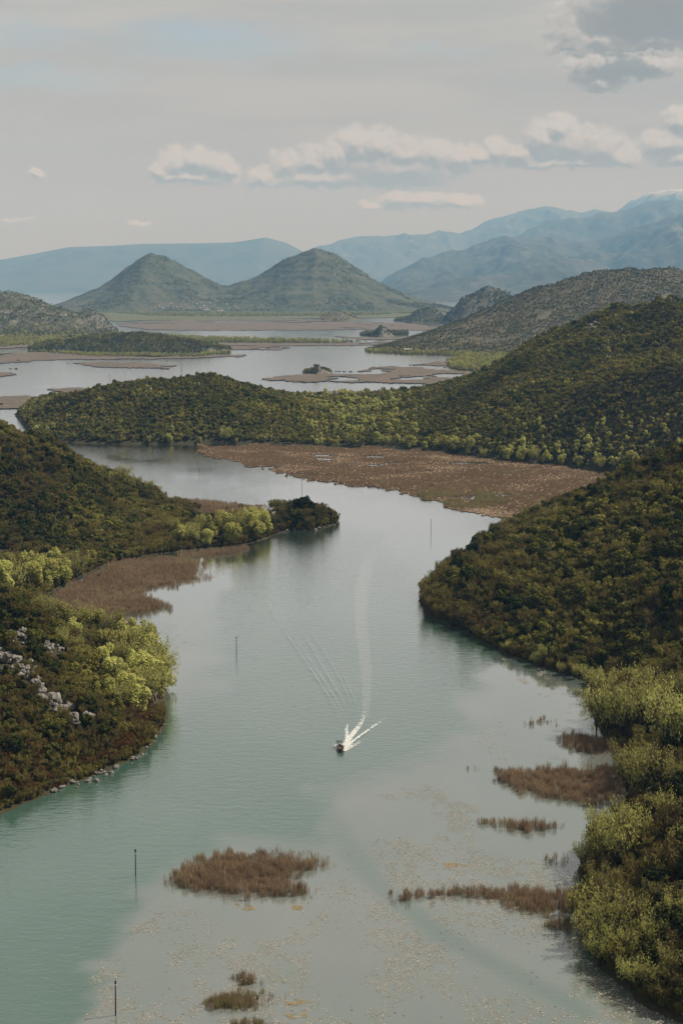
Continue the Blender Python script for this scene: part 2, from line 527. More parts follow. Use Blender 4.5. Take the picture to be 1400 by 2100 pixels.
def water_material():
    m, t, out = new_mat('river_water')
    geo = t.n('ShaderNodeNewGeometry')
    pos = geo.outputs['Position']
    calm = t.n('ShaderNodeAttribute', attribute_name='calm').outputs['Fac']
    big = t.noise(t.v('MULTIPLY', pos, (1, 0.6, 1)), 0.012, 4, 0.6)
    calm2 = t.m('ADD', calm, t.m('MULTIPLY', t.ss(big, 0.5, 0.72), 0.35), clamp=True)
    a = t.noise(t.v('MULTIPLY', pos, (0.45, 1.0, 1)), 1.1, 3, 0.6)
    b = t.noise(t.v('MULTIPLY', pos, (0.6, 1.2, 1)), 0.35, 3, 0.55)
    hgt = t.m('ADD', t.m('MULTIPLY', a, 0.55), t.m('MULTIPLY', b, 0.9))
    bp = t.n('ShaderNodeBump')
    t.put(bp.inputs['Strength'], t.ss(calm2, 0.0, 1.0, 0.50, 0.04))
    bp.inputs['Distance'].default_value = 0.30
    t.put(bp.inputs['Height'], hgt)
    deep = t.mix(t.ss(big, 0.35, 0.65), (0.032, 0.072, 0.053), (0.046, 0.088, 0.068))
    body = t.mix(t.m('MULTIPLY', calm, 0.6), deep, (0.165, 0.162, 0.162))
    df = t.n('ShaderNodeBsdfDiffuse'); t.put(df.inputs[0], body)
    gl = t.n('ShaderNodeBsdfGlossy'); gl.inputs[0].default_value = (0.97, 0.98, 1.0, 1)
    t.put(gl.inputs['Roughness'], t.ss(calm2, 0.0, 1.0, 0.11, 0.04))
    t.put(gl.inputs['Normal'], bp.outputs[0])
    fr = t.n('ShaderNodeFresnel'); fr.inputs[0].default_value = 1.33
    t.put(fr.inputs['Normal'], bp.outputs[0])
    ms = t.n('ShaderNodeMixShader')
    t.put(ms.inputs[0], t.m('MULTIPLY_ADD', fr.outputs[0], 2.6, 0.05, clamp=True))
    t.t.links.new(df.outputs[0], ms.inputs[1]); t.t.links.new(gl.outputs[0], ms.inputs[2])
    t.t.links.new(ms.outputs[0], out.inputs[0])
    return m
M['water'] = water_material()

# ------------------------------------------------------------------ water sheet
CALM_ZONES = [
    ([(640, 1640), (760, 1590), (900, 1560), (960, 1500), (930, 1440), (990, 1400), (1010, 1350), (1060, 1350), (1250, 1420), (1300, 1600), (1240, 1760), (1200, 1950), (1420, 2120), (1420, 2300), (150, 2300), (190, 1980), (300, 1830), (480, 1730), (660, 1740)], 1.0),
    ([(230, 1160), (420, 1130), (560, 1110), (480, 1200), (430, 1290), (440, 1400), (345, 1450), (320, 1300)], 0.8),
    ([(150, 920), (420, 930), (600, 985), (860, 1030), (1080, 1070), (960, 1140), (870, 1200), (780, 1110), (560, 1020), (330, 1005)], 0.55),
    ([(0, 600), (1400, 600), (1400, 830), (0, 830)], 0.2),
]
def lane(px, py):
    """open boat lane winding through the lilies: 0 on the lane, 1 away from it"""
    ln = [(655, 1640), (690, 1700), (720, 1750), (770, 1810), (830, 1860), (900, 1915), (980, 1960), (1080, 2010), (1200, 2080)]
    d = np.full(np.shape(px), 1e9)
    for (x0, y0), (x1, y1) in zip(ln[:-1], ln[1:]):
        ex, ey = x1 - x0, y1 - y0
        t_ = np.clip(((px - x0) * ex + (py - y0) * ey) / (ex * ex + ey * ey), 0, 1)
        d = np.minimum(d, np.hypot(px - x0 - t_ * ex, (py - y0 - t_ * ey) * 1.6))
    return np.clip((d - 12) / 26, 0.0, 1)
def build_water():
    ny, nx = 330, 260
    ys = np.concatenate([[-400.0, 0.0, 120.0], np.geomspace(200.0, 3000.0, ny - 40), np.geomspace(3100.0, 45400.0, 37)])
    u = np.linspace(-1, 1, nx)
    YY = np.repeat(ys[:, None], nx, 1)
    half = np.maximum(np.abs(ys) * 0.30 + 60, 160)
    half[-37:] *= np.linspace(1, 1.6, 37)
    XX = u[None, :] * half[:, None]
    V = np.stack([XX, YY, np.zeros_like(XX)], -1).reshape(-1, 3)
    idx = np.arange(len(ys) * nx).reshape(len(ys), nx)
    Fq = np.stack([idx[:-1, :-1], idx[:-1, 1:], idx[1:, 1:], idx[1:, :-1]], -1).reshape(-1, 4)
    me = mesh_np('water', V, Fq, M['water'], smooth=True)
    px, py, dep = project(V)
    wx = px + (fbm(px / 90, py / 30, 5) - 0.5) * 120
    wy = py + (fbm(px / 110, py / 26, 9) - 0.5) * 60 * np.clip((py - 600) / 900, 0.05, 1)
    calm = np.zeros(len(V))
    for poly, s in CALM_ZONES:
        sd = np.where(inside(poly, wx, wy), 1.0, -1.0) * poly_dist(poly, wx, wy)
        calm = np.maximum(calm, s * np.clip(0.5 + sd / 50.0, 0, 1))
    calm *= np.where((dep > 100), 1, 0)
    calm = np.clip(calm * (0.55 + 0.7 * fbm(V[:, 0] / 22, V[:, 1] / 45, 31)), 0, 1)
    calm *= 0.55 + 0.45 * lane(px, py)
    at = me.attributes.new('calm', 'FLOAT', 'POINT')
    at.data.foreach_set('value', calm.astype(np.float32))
    o = obj('water', me)
    tag(o, 'grey green river and lake water winding between the hills', None, None, 'structure')
build_water()

# ------------------------------------------------------------------ land masses
class Land:
    pass
LANDS = []
ALL_V, ALL_F = [], []

def rbf_fit(C):
    C = np.asarray(C, float)
    n = len(C)
    A = np.sqrt(((C[:, None, :2] - C[None, :, :2]) ** 2).sum(-1))
    A = np.block([[A, np.ones((n, 1))], [np.ones((1, n)), np.zeros((1, 1))]])
    A[:n, :n] += np.eye(n) * 0.0
    w = np.linalg.solve(A + np.eye(n + 1) * 1e-9, np.append(C[:, 2], 0))
    def ev(X, Y):
        out = np.full(X.shape, w[n])
        for i in range(n):
            out = out + w[i] * np.hypot(X - C[i, 0], Y - C[i, 1])
        return out
    return ev

def make_land(name, label, shore_px, tops, mat, step, rough=0.12, nscale=40.0, bank=0.8, seed=1, kind='structure', clip=None, crag=0.0):
    """shore_px: outline at water level in photo pixels. tops: (px, py, z) or (px, py, None, Y) or world ('w', x, y, z)"""
    poly = gpoly(shore_px)
    pa = np.array(poly)
    C = []
    # shoreline control points, resampled
    for i in range(len(poly)):
        a, b = pa[i], pa[(i + 1) % len(poly)]
        L = np.hypot(*(b - a))
        for k in range(max(1, min(8, int(L / (step * 8))))):
            q = a + (b - a) * k / max(1, min(8, int(L / (step * 8))))
            C.append((q[0], q[1], 0.6))
    for tpt in tops:
        if tpt[0] == 'w':
            C.append(tpt[1:])
        elif len(tpt) == 3:
            C.append(tuple(unproj(tpt[0], tpt[1], tpt[2])))
        else:
            C.append(tuple(at_y(tpt[0], tpt[1], tpt[3])))
    ev = rbf_fit(C)
    x0, y0 = pa.min(0) - step * 2
    x1, y1 = pa.max(0) + step * 2
    if clip:
        x0, x1, y0, y1 = max(x0, clip[0]), min(x1, clip[1]), max(y0, clip[2]), min(y1, clip[3])
    xs = np.arange(x0, x1 + step, step); ys = np.arange(y0, y1 + step, step)
    X, Y = np.meshgrid(xs, ys)
    def height(X, Y):
        ins = inside(poly, X, Y)
        d = poly_dist(poly, X, Y)
        wob_ = (fbm(X / 9, Y / 9, seed + 50, 3) - 0.5) * min(6.0, step * 2)
        sd = np.where(ins, d, -d) + wob_
        z = np.maximum(ev(X, Y), 0.3)
        z = z * (1 + (fbm(X / nscale, Y / nscale, seed, 5) - 0.5) * 2 * rough * 2.0)
        if crag:
            rid = 1 - np.abs(2 * fbm(X / (step * 4), Y / (step * 4), seed + 7, 4) - 1)
            z = z + crag * (rid - 0.72) * 2.2 * np.clip(z / 25, 0, 1)
        z = np.where(sd > 0, np.minimum(z, bank * sd + 0.25), np.maximum(sd * 0.35, -2.5))
        return z
    Z = height(X, Y)
    V = np.stack([X, Y, Z], -1).reshape(-1, 3)
    idx = np.arange(X.size).reshape(X.shape)
    Fq = np.stack([idx[:-1, :-1], idx[:-1, 1:], idx[1:, 1:], idx[1:, :-1]], -1).reshape(-1, 4)
    keep = (Z.reshape(-1)[Fq] > -2.2).any(1)
    Fq = Fq[keep]
    used = np.unique(Fq)
    remap = np.full(len(V), -1); remap[used] = np.arange(len(used))
    V, Fq = V[used], remap[Fq]
    o = obj(name, mesh_np(name, V, Fq, mat, smooth=True))
    tag(o, label, None, None, kind)
    b = len(ALL_V) and sum(len(a) for a in ALL_V)
    ALL_F.append(Fq + (b or 0)); ALL_V.append(V)
    L = Land(); L.poly = poly; L.height = height; L.bbox = (x0, x1, y0, y1); L.name = name
    LANDS.append(L)
    return L

LEFT = make_land('hill_left', 'wooded rocky hill and spit on the near bank, reaching into the river',
    [(-420, 1810), (-200, 1730), (0, 1668), (100, 1628), (170, 1600), (240, 1570), (295, 1548), (318, 1515), (335, 1490), (338, 1450), (333, 1400), (322, 1350), (300, 1320),
     (250, 1295), (190, 1280), (140, 1262), (100, 1244), (86, 1226), (115, 1206), (170, 1182), (230, 1152), (300, 1140), (370, 1130), (430, 1124), (500, 1118), (545, 1104), (575, 1092),
     (600, 1089), (650, 1086), (692, 1074), (690, 1064), (660, 1052), (600, 1043), (545, 1042), (480, 1044), (400, 1045), (340, 1030), (310, 1010), (250, 985), (180, 960), (100, 940), (0, 915), (-420, 860)],
    [(0, 1500, 12), (0, 1400, 22), (0, 1300, 30), (0, 1232, 35), (100, 1500, 10), (100, 1400, 16), (100, 1310, 17), (200, 1500, 8), (200, 1410, 9), (210, 1330, 4), (290, 1460, 3.5), (290, 1390, 2),
     ('w', -175, 620, 18), ('w', -170, 690, 2.5), ('w', -260, 500, 55), ('w', -260, 700, 30), ('w', -150, 735, 2),
     (0, 1150, 3), (0, 1050, 22), (0, 950, 45), (0, 875, 60), (100, 1100, 8), (100, 1000, 28), (100, 915, 42), (200, 1100, 6), (200, 1030, 15), (200, 970, 23), (300, 1090, 4), (300, 1022, 6), (270, 994, 12),
     (350, 1060, 4), (400, 1080, 1.5), (460, 1075, 1.5), (560, 1052, 6), (600, 1046, 9), (632, 1044, 11), (662, 1062, 5), (-300, 820, 85), (-300, 1000, 60)],
    M['forest_floor'], 3.0, 0.14, 30, 0.9, 3, clip=(-330, 60, 300, 1300))
RIGHT = make_land('hill_right', 'steep wooded hill on the near bank beside the river bend',
    [(862, 1232), (880, 1262), (920, 1285), (960, 1300), (1000, 1322), (1040, 1342), (1090, 1360), (1150, 1380), (1210, 1398), (1245, 1440), (1225, 1475), (1255, 1530), (1295, 1560), (1305, 1600), (1290, 1650),
     (1235, 1720), (1205, 1760), (1195, 1800), (1190, 1850), (1185, 1900), (1205, 1960), (1255, 2010), (1325, 2058), (1400, 2092), (1500, 2140), (1900, 2260), (2400, 1700), (2200, 1000), (1900, 985), (1400, 1002), (1200, 1022),
     (1080, 1064), (1000, 1110), (940, 1150), (890, 1190), (866, 1215)],
    [(900, 1205, 5), (960, 1200, 12), (960, 1155, 9), (1040, 1250, 9), (1040, 1160, 17), (1040, 1105, 13), (1150, 1300, 6), (1150, 1150, 19), (1150, 1050, 24), (1240, 1350, 5), (1240, 1200, 22), (1240, 1100, 30), (1240, 1008, 35),
     (1320, 1350, 9), (1320, 1200, 26), (1320, 970, 46), (1400, 1400, 14), (1400, 1250, 28), (1400, 1100, 42), (1400, 930, 55), (1600, 900, 75), (1280, 1450, 2), (1350, 1450, 6), (1400, 1550, 8), (1350, 1600, 3.5), (1400, 1700, 10),
     (1310, 1750, 4.5), (1400, 1800, 12), (1350, 1900, 8), (1400, 2000, 5), (1280, 1850, 2.5), (1240, 1900, 1.2), (1700, 1700, 40), (1700, 1300, 50), (1700, 2000, 30)],
    M['forest_floor'], 3.0, 0.14, 30, 0.8, 13, clip=(20, 420, 255, 1050))
MID = make_land('hill_middle', 'long wooded hill rising to the right beyond the brown marsh',
    [(70, 900), (140, 908), (250, 911), (350, 911), (450, 908), (550, 911), (650, 914), (720, 914), (800, 916), (860, 921), (930, 929), (1000, 942), (1060, 948), (1120, 951), (1180, 959), (1250, 969), (1330, 985), (1500, 1000), (2200, 1000),
     (2300, 760), (1500, 735), (1200, 742), (1050, 757), (960, 777), (900, 797), (860, 808), (800, 812), (720, 820), (640, 824), (560, 815), (500, 808), (400, 806), (300, 808), (200, 812), (100, 815), (60, 824), (30, 850)],
    [(430, 775, 49), (300, 784, 45), (200, 800, 39), (120, 818, 30), (75, 840, 18), (500, 804, 39), (560, 830, 27), (640, 854, 15), (680, 870, 8), (300, 850, 22), (430, 850, 24), ('w', -100, 1750, 22), ('w', -200, 1750, 18),
     (700, 885, 5), (750, 865, 5), (800, 856, 8), (700, 848, 4), (860, 852, 16), (900, 885, 11), (900, 820, 23), (960, 796, 38), (1050, 745, 68), (1150, 689, 92), (1250, 646, 115), (1400, 611, 134), (1400, 780, 72), (1300, 830, 52), (1200, 800, 62), (1600, 560, 165),
     ('w', 500, 1900, 90), ('w', 250, 1850, 40)],
    M['forest_floor'], 6.0, 0.10, 60, 0.8, 23, clip=(-480, 820, 1000, 2300))
SCRUB = make_land('hill_scrub', 'rounded dry hill covered with grey scrub beyond the wooded slope',
    [(742, 719), (790, 722), (850, 724), (930, 726), (1000, 728), (1100, 738), (1300, 742), (1900, 740), (1900, 650), (1300, 660), (1050, 668), (960, 674), (900, 679), (862, 686), (832, 700), (780, 712)],
    [(860, 692, None, 3450), (900, 686, None, 3480), (940, 677, None, 3520), (1000, 657, None, 3600), (1050, 634, None, 3700), (1120, 594, None, 3800), (1200, 560, None, 3900), (1280, 544, None, 4000), (1340, 555, None, 4000), (1400, 580, None, 3900), (1600, 600, None, 4000), (1000, 700, None, 3350), (1200, 650, None, 3500)],
    M['scrub_hill'], 12.0, 0.08, 160, 1.0, 33, crag=9.0, clip=(20, 1600, 2900, 5200))
CRAG = make_land('hill_crag', 'small steep wooded crag hill across the far channel',
    [(905, 664), (950, 668), (1000, 668), (1200, 668), (1200, 642), (1000, 646), (905, 652)],
    [(930, 642, None, 5600), (950, 614, None, 5650), (975, 600, None, 5700), (1000, 589, None, 5700), (1030, 598, None, 5700), (1060, 620, None, 5700), (1100, 640, None, 5700)],
    M['rocky_hill'], 11.0, 0.07, 120, 2.0, 43, crag=14.0)
KNOLL = make_land('hill_knoll', 'low dark wooded knoll at the far water edge',
    [(805, 659), (850, 662), (912, 663), (925, 650), (850, 648), (812, 654)],
    [(860, 634, None, 5900), (830, 646, None, 5850), (895, 638, None, 5900)], M['rocky_hill'], 14.0, 0.12, 90, 1.5, 53)
ISLET = make_land('islet_wooded', 'small wooded islet in the far lake', [(735, 688), (780, 691), (838, 688), (838, 683), (790, 680), (740, 684)],
    [(775, 667, None, 4250), (800, 674, None, 4250), (820, 681, None, 4250), (755, 680, None, 4250)], M['rocky_hill'], 8.0, 0.12, 60, 1.5, 63)
ISLET2 = make_land('islet_pale', 'pale low islet in front of the twin hills', [(650, 657), (690, 659), (737, 656), (730, 649), (660, 649)],
    [(690, 637, None, 6300), (670, 645, None, 6300), (715, 646, None, 6300)], M['scrub_hill'], 14.0, 0.12, 60, 1.5, 73)
ISLET3 = make_land('islet_rocky', 'small rocky islet standing in the brown marsh', [(619, 766), (650, 769), (682, 767), (680, 760), (650, 757), (622, 760)],
    [(646, 748, None, 2430), (660, 755, None, 2430), (635, 756, None, 2430)], M['rocky_hill'], 3.0, 0.15, 20, 1.8, 83)
CLIFF = make_land('hill_cliff', 'grey rocky hill with cliffs at the lake edge',
    [(-400, 692), (0, 692), (100, 692), (180, 690), (245, 685), (242, 674), (150, 665), (0, 655), (-400, 650)],
    [(0, 600, None, 4600), (50, 604, None, 4600), (100, 638, None, 4550), (140, 662, None, 4500), (180, 635, None, 4500), (208, 648, None, 4500), (235, 674, None, 4500), (-300, 580, None, 4600), (60, 660, None, 4300)],
    M['rocky_hill'], 9.0, 0.05, 110, 1.8, 93, clip=(-1600, 200, 3500, 6500), crag=15.0)
LOWHILL = make_land('hill_low', 'low dark wooded hill on the lake shore below the cliffs',
    [(55, 718), (150, 724), (300, 727), (400, 728), (450, 724), (475, 718), (440, 708), (380, 697), (300, 690), (250, 686), (150, 690), (90, 700)],
    [(250, 684, None, 3350), (300, 687, None, 3350), (180, 692, None, 3300), (120, 702, None, 3250), (380, 699, None, 3250), (430, 710, None, 3200)], M['rocky_hill'], 10.0, 0.10, 90, 1.2, 103)

def make_range(name, label, prof, Yr, front, back, mat, seed, nx=260, ny=70, rough=0.22, nscale=1800.0, relief=0.0):
    """mountain range: ridge profile in photo pixels at depth Yr, falling to the plain in front and behind"""
    P_ = np.array([at_y(a, b, Yr) for a, b in prof])
    xs = np.linspace(P_[0, 0], P_[-1, 0], nx)
    top = np.interp(xs, P_[:, 0], P_[:, 2])
    v = np.concatenate([np.linspace(-1, 0, ny, endpoint=False), np.linspace(0, 1, ny // 3)])
    X, Vv = np.meshgrid(xs, v)
    Yd = Yr + np.where(Vv < 0, Vv * front, Vv * back)
    sh = np.where(Vv < 0, (1 + Vv) ** 1.15, (1 - Vv))
    fade = np.clip(1 - np.abs(Vv), 0, 1)
    spur = 1 - np.abs(2 * fbm(X / nscale, Yd / (nscale * 1.7), seed, 6) - 1)
    Z = top[None, :] * (sh + (spur - 0.72) * rough * 3.0 * np.clip(np.abs(Vv) * 5, 0.06, 1) * fade)
    Z = np.minimum(Z, top[None, :] * (1.0 - 0.35 * np.abs(Vv)))
    if relief:
        am = np.clip(Z / 120, 0, 1)
        kx = Yr / 9000.0
        Z = Z + am * ((1 - np.abs(2 * fbm(X / 230 / kx, Yd / 420 / kx, seed + 3, 4) - 1)) - 0.7) * relief + am * (fbm(X / 55 / kx, Yd / 70 / kx, seed + 4, 4) - 0.5) * relief * 0.55
        ter = Z + (fbm(X / 300, Yd / 300, seed + 6, 3) - 0.5) * 60
        if Yr < 12000: Z = Z + am * np.clip((np.abs((ter / 34) % 1 - 0.5) - 0.25) * 4, -1, 1) * 1.8
    Z = np.maximum(Z, -2.5)
    V = np.stack([X, Yd, Z], -1).reshape(-1, 3)
    idx = np.arange(X.size).reshape(X.shape)
    Fq = np.stack([idx[:-1, :-1], idx[:-1, 1:], idx[1:, 1:], idx[1:, :-1]], -1).reshape(-1, 4)
    o = obj(name, mesh_np(name, V, Fq, mat, smooth=True))
    tag(o, label, None, None, 'structure')
    if Yr < 12000:
        b_ = sum(len(a_) for a_ in ALL_V)
        ALL_F.append(Fq + b_); ALL_V.append(V)

make_range('hills_twin', 'pair of cone shaped hills rising from the flat lake shore',
    [(70, 640), (100, 634), (120, 627), (150, 614), (180, 600), (210, 585), (240, 566), (255, 554), (270, 545), (284, 533), (298, 524), (311, 517), (326, 522), (345, 530), (362, 539), (380, 549), (400, 556), (420, 569), (440, 581), (455, 586), (470, 587), (490, 582), (520, 571), (550, 554), (580, 535), (600, 525), (615, 516), (630, 510), (646, 505), (664, 512), (682, 520), (700, 530), (720, 545), (740, 556), (770, 577), (800, 590), (830, 602), (860, 613), (900, 625), (940, 634), (980, 641)],
    9000, 1150, 1500, M['grass_hill'], 61, nx=520, ny=150, rough=0.10, nscale=420.0, relief=26.0)
make_range('mountain_left', 'low blue mountain range across the lake behind the twin hills',
    [(-900, 520), (-300, 548), (0, 533), (140, 507), (230, 504), (290, 500), (400, 499), (480, 497), (545, 487), (585, 497), (620, 515), (680, 535), (800, 580), (900, 598)], 33000, 4800, 3400, M['mountain'], 5, rough=0.16, nscale=2600.0)
make_range('mountain_back', 'pale far mountain range with snow on its highest summit',
    [(560, 560), (620, 525), (660, 505), (720, 488), (780, 485), (820, 480), (850, 484), (900, 475), (940, 483), (970, 472), (1000, 455), (1060, 438), (1115, 424), (1150, 428), (1185, 436), (1220, 430), (1258, 434), (1290, 416), (1330, 398), (1370, 390), (1400, 388), (1500, 400), (1700, 430), (2200, 520)], 39000, 10500, 5600, M['snow_mountain'], 9, nx=460, ny=110, rough=0.30, nscale=2400.0, relief=150.0)
make_range('mountain_middle', 'blue mountain shoulder behind the scrub hill',
    [(1040, 500), (1090, 470), (1130, 452), (1170, 447), (1230, 442), (1260, 438), (1300, 428), (1330, 420), (1365, 413), (1400, 412), (1500, 400), (1800, 430), (2300, 520)], 28500, 7000, 4500, M['mountain'], 15, rough=0.34, nscale=2000.0, relief=150.0)
make_range('mountain_front', 'nearest blue mountain ridge with wooded spurs',
    [(760, 600), (800, 568), (830, 548), (870, 525), (905, 518), (950, 510), (990, 494), (1030, 484), (1060, 492), (1095, 492), (1130, 484), (1165, 494), (1185, 492), (1215, 497), (1250, 487), (1300, 470), (1350, 455), (1400, 440), (1600, 420), (2200, 520)], 22000, 9000, 4500, M['mountain'], 25, nx=420, ny=130, rough=0.46, nscale=1700.0, relief=110.0)

TERRAIN = BVHTree.FromPolygons([tuple(v) for a in ALL_V for v in a], [tuple(f) for a in ALL_F for f in a.tolist()])
CAMV = Vector((0, 0, H))
def visible(pts, lift=11.0):
    out = np.zeros(len(pts), bool)
    for i, p in enumerate(pts):
        q = Vector((p[0], p[1], p[2] + lift))
        d = q - CAMV
        L = d.length
        hit = TERRAIN.ray_cast(CAMV, d / L, L - 4.0)
        out[i] = hit[0] is None
    return out
#--BUILD--

# ------------------------------------------------------------------ plant prototypes (meshes only; instanced or copied below)
def leaf_quads(Pc, N, sx, sy, rg, up_bias=0.0):
    n = len(Pc)
    r = rg.normal(size=(n, 3))
    if up_bias:
        r[:, 2] += up_bias
    N = N / (np.linalg.norm(N, axis=1, keepdims=True) + 1e-9)
    b = r - (r * N).sum(1, keepdims=True) * N
    b /= np.linalg.norm(b, axis=1, keepdims=True) + 1e-9
    a = np.cross(N, b)
    sx = np.asarray(sx).reshape(-1, 1); sy = np.asarray(sy).reshape(-1, 1)
    V = np.stack([Pc - a * sx * 0.6 - b * sy, Pc + a * sx - b * sy * 0.3, Pc + a * sx * 0.5 + b * sy, Pc - a * sx + b * sy * 0.4], 1).reshape(-1, 3)
    Fq = np.arange(4 * n).reshape(n, 4)
    return V, Fq

def ball(rg, n):
    v = rg.normal(size=(n, 3))
    return v / np.linalg.norm(v, axis=1, keepdims=True)

def lobed_crown(seed, h, w, lobes, per, leaf, z0=0.25, flat=0.8):
    """uneven crown: leaf faces in the shells of many lobes"""
    rg = np.random.default_rng(seed)
    Vs, Fs, nb = [], [], 0
    for k in range(lobes):
        th = rg.uniform(0, 2 * math.pi)
        zz = rg.uniform(z0 + 0.12, 0.86)
        rr = w * rg.uniform(0.15, 0.75) * math.sqrt(max(0.05, 1 - ((zz - 0.5) / 0.55) ** 2))
        c = np.array((rr * math.cos(th), rr * math.sin(th), zz * h))
        rad = rg.uniform(0.24, 0.42) * w * (1.0 if k else 1.3)
        d = ball(rg, per)
        sh = rg.uniform(0.55, 1.05, (per, 1)) ** 0.6
        Pc = c + d * sh * rad * np.array((1, 1, flat))
        Pc = Pc[Pc[:, 2] > h * z0 * 0.5]
        d2 = (Pc - c) + rg.normal(size=Pc.shape) * rad * 0.45 + np.array((0, 0, 0.3 * rad))
        s = leaf * rg.uniform(0.6, 1.3, len(Pc))
        V, Fq = leaf_quads(Pc, d2, s, s * 1.2, rg)
        Vs.append(V); Fs.append(Fq + nb); nb += len(V)
    return np.concatenate(Vs), np.concatenate(Fs)

def simple_trunk(seed, h, w, r0):
    rg = random.Random(seed)
    mb = MB()
    mb.tube([(0, 0, -0.8), (rg.uniform(-.1, .1), rg.uniform(-.1, .1), h * 0.25), (rg.uniform(-.2, .2), rg.uniform(-.2, .2), h * 0.62)], [r0, r0 * 0.8, r0 * 0.35], 5)
    for k in range(4):
        th = rg.uniform(0, 6.28)
        mb.tube([(0, 0, h * 0.22), (math.cos(th) * w * 0.3, math.sin(th) * w * 0.3, h * 0.45), (math.cos(th) * w * 0.55, math.sin(th) * w * 0.55, h * rg.uniform(0.6, 0.75))], [r0 * 0.6, r0 * 0.4, r0 * 0.15], 4)
    return mb

def stems_tree(seed, h, spread, nst, nleaf, leaf, droop, twig_n, zmin=0.12):
    """several curved stems fanning from the base, forked branches, feathery upright or drooping foliage"""
    rg = np.random.default_rng(seed)
    mb = MB()
    ends = []
    for k in range(nst):
        th = 2 * math.pi * k / nst + rg.uniform(-0.5, 0.5)
        lean = spread * rg.uniform(0.25, 1.0)
        hh = h * rg.uniform(0.62, 0.95)
        pts = []
        for s in np.linspace(0, 1, 5):
            rr = lean * (s ** 1.6)
            pts.append((rr * math.cos(th) + rg.uniform(-.15, .15), rr * math.sin(th) + rg.uniform(-.15, .15), -0.8 + (hh + 0.8) * s))
        mb.tube(pts, [0.026 * h * (1 - 0.85 * s) / math.sqrt(nst) * 1.6 for s in np.linspace(0, 1, 5)], 5, cap=False)
        ends.append(pts)
        for j in range(3):
            i0 = int(rg.integers(1, 4))
            p = np.array(pts[i0])
            t2 = th + rg.uniform(-1.3, 1.3)
            ln = h * rg.uniform(0.22, 0.4)
            br = [p, p + np.array((math.cos(t2) * ln * 0.35, math.sin(t2) * ln * 0.35, ln * 0.5)), p + np.array((math.cos(t2) * ln * 0.7, math.sin(t2) * ln * 0.7, ln * 0.85))]
            mb.tube([tuple(q) for q in br], [0.007 * h, 0.005 * h, 0.002 * h], 4, cap=False)
            ends.append([tuple(q) for q in br])
    # twigs as thin blades
    for k in range(twig_n):
        e = ends[int(rg.integers(len(ends)))]
        i = int(rg.integers(1, len(e)))
        p = np.array(e[i]) * rg.uniform(0.75, 1.0)
        p[2] = max(p[2], 0.2)
        d = rg.normal(size=3) * np.array((0.6, 0.6, 0.3)) + np.array((0, 0, 0.8))
        q = p + d * h * 0.14
        s = np.cross(d, rg.normal(size=3)); s = s / (np.linalg.norm(s) + 1e-9) * 0.012 * h * 0.35
        mb.add([tuple(p - s), tuple(p + s), tuple(q)], [(0, 1, 2)])
    tops = [np.array(p) for e in ends for p in e[2:]]
    Pc, N = [], []
    for k in range(len(tops)):
        c = tops[k]
        m_ = max(6, int(nleaf / len(tops)))
        rad = h * rg.uniform(0.06, 0.17)
        d = ball(rg, m_)
        pp = c + d * rad * rg.uniform(0.3, 1.1, (m_, 1)) * np.array((1, 1, 1.25)) + np.array((0, 0, rad * 0.3))
        pp[:, 2] -= droop * np.abs(rg.normal(size=m_)) * rad
        Pc.append(pp); N.append(d * np.array((1, 1, 0.35)) + rg.normal(size=(m_, 3)) * 0.35)
    Pc, N = np.concatenate(Pc), np.concatenate(N)
    ok = Pc[:, 2] > zmin * h * rg.uniform(0.6, 1.4, len(Pc))
    Pc, N = Pc[ok], N[ok]
    s = leaf * rg.uniform(0.6, 1.3, len(Pc))
    V, Fq = leaf_quads(Pc, N, s * 0.36, s * 1.35, rg, 2.4)
    return mb, V, Fq

class Proto:
    pass
LIB = {}
def add_proto(kind, crown_V, crown_F, trunk_mb, leafm, barkm):
    p = Proto()
    nm = kind
    p.crown = mesh_np(nm + '_crown', crown_V, crown_F, leafm)
    p.trunk = trunk_mb.mesh(nm + '_trunk', barkm)
    # joined mesh for masses
    tv = np.array(trunk_mb.v); b = len(crown_V)
    Fj = [tuple(f) for f in crown_F.tolist()] + [tuple(i + b for i in f) for f in trunk_mb.f]
    p.joined = mesh_np(nm + '_whole', np.concatenate([crown_V, tv]), Fj, [leafm, barkm], [0] * len(crown_F) + [1] * len(trunk_mb.f))
    LIB.setdefault(kind, []).append(p)

for s in range(6):   # evergreen oak like trees, about 5 m
    V, Fq = lobed_crown(100 + s, 5.0, 2.3 + 0.25 * (s % 3), 11 + s % 3, 105, 0.20, 0.12)
    add_proto('evergreen', V, Fq, simple_trunk(s, 5.0, 2.2, 0.13), M['evergreen'], M['bark'])
for s in range(4):   # leafing deciduous scrub
    mb, V, Fq = stems_tree(200 + s, 4.6, 2.2, 8, 1300, 0.22, 0.3, 160)
    add_proto('budding', V, Fq, mb, M['budding'], M['twig'])
for s in range(5):   # willows
    mb, V, Fq = stems_tree(300 + s, 11.0, 3.9, 8 + s % 3, 1900, 0.27, 1.2, 600, 0.40)
    add_proto('willow', V, Fq, mb, M['willow'], M['bark'])
for s in range(3):   # round bushy willows
    V, Fq = lobed_crown(350 + s, 8.0, 3.5, 22, 130, 0.20, 0.06, 1.25)
    add_proto('roundwillow', V, Fq, simple_trunk(s + 9, 8.0, 3.0, 0.2), M['willow'], M['bark'])
for s in range(3):   # rusty low shrubs
    mb, V, Fq = stems_tree(400 + s, 3.2, 1.9, 8, 620, 0.19, 0.1, 200)
    add_proto('rusty', V, Fq, mb, M['rusty'], M['twig'])
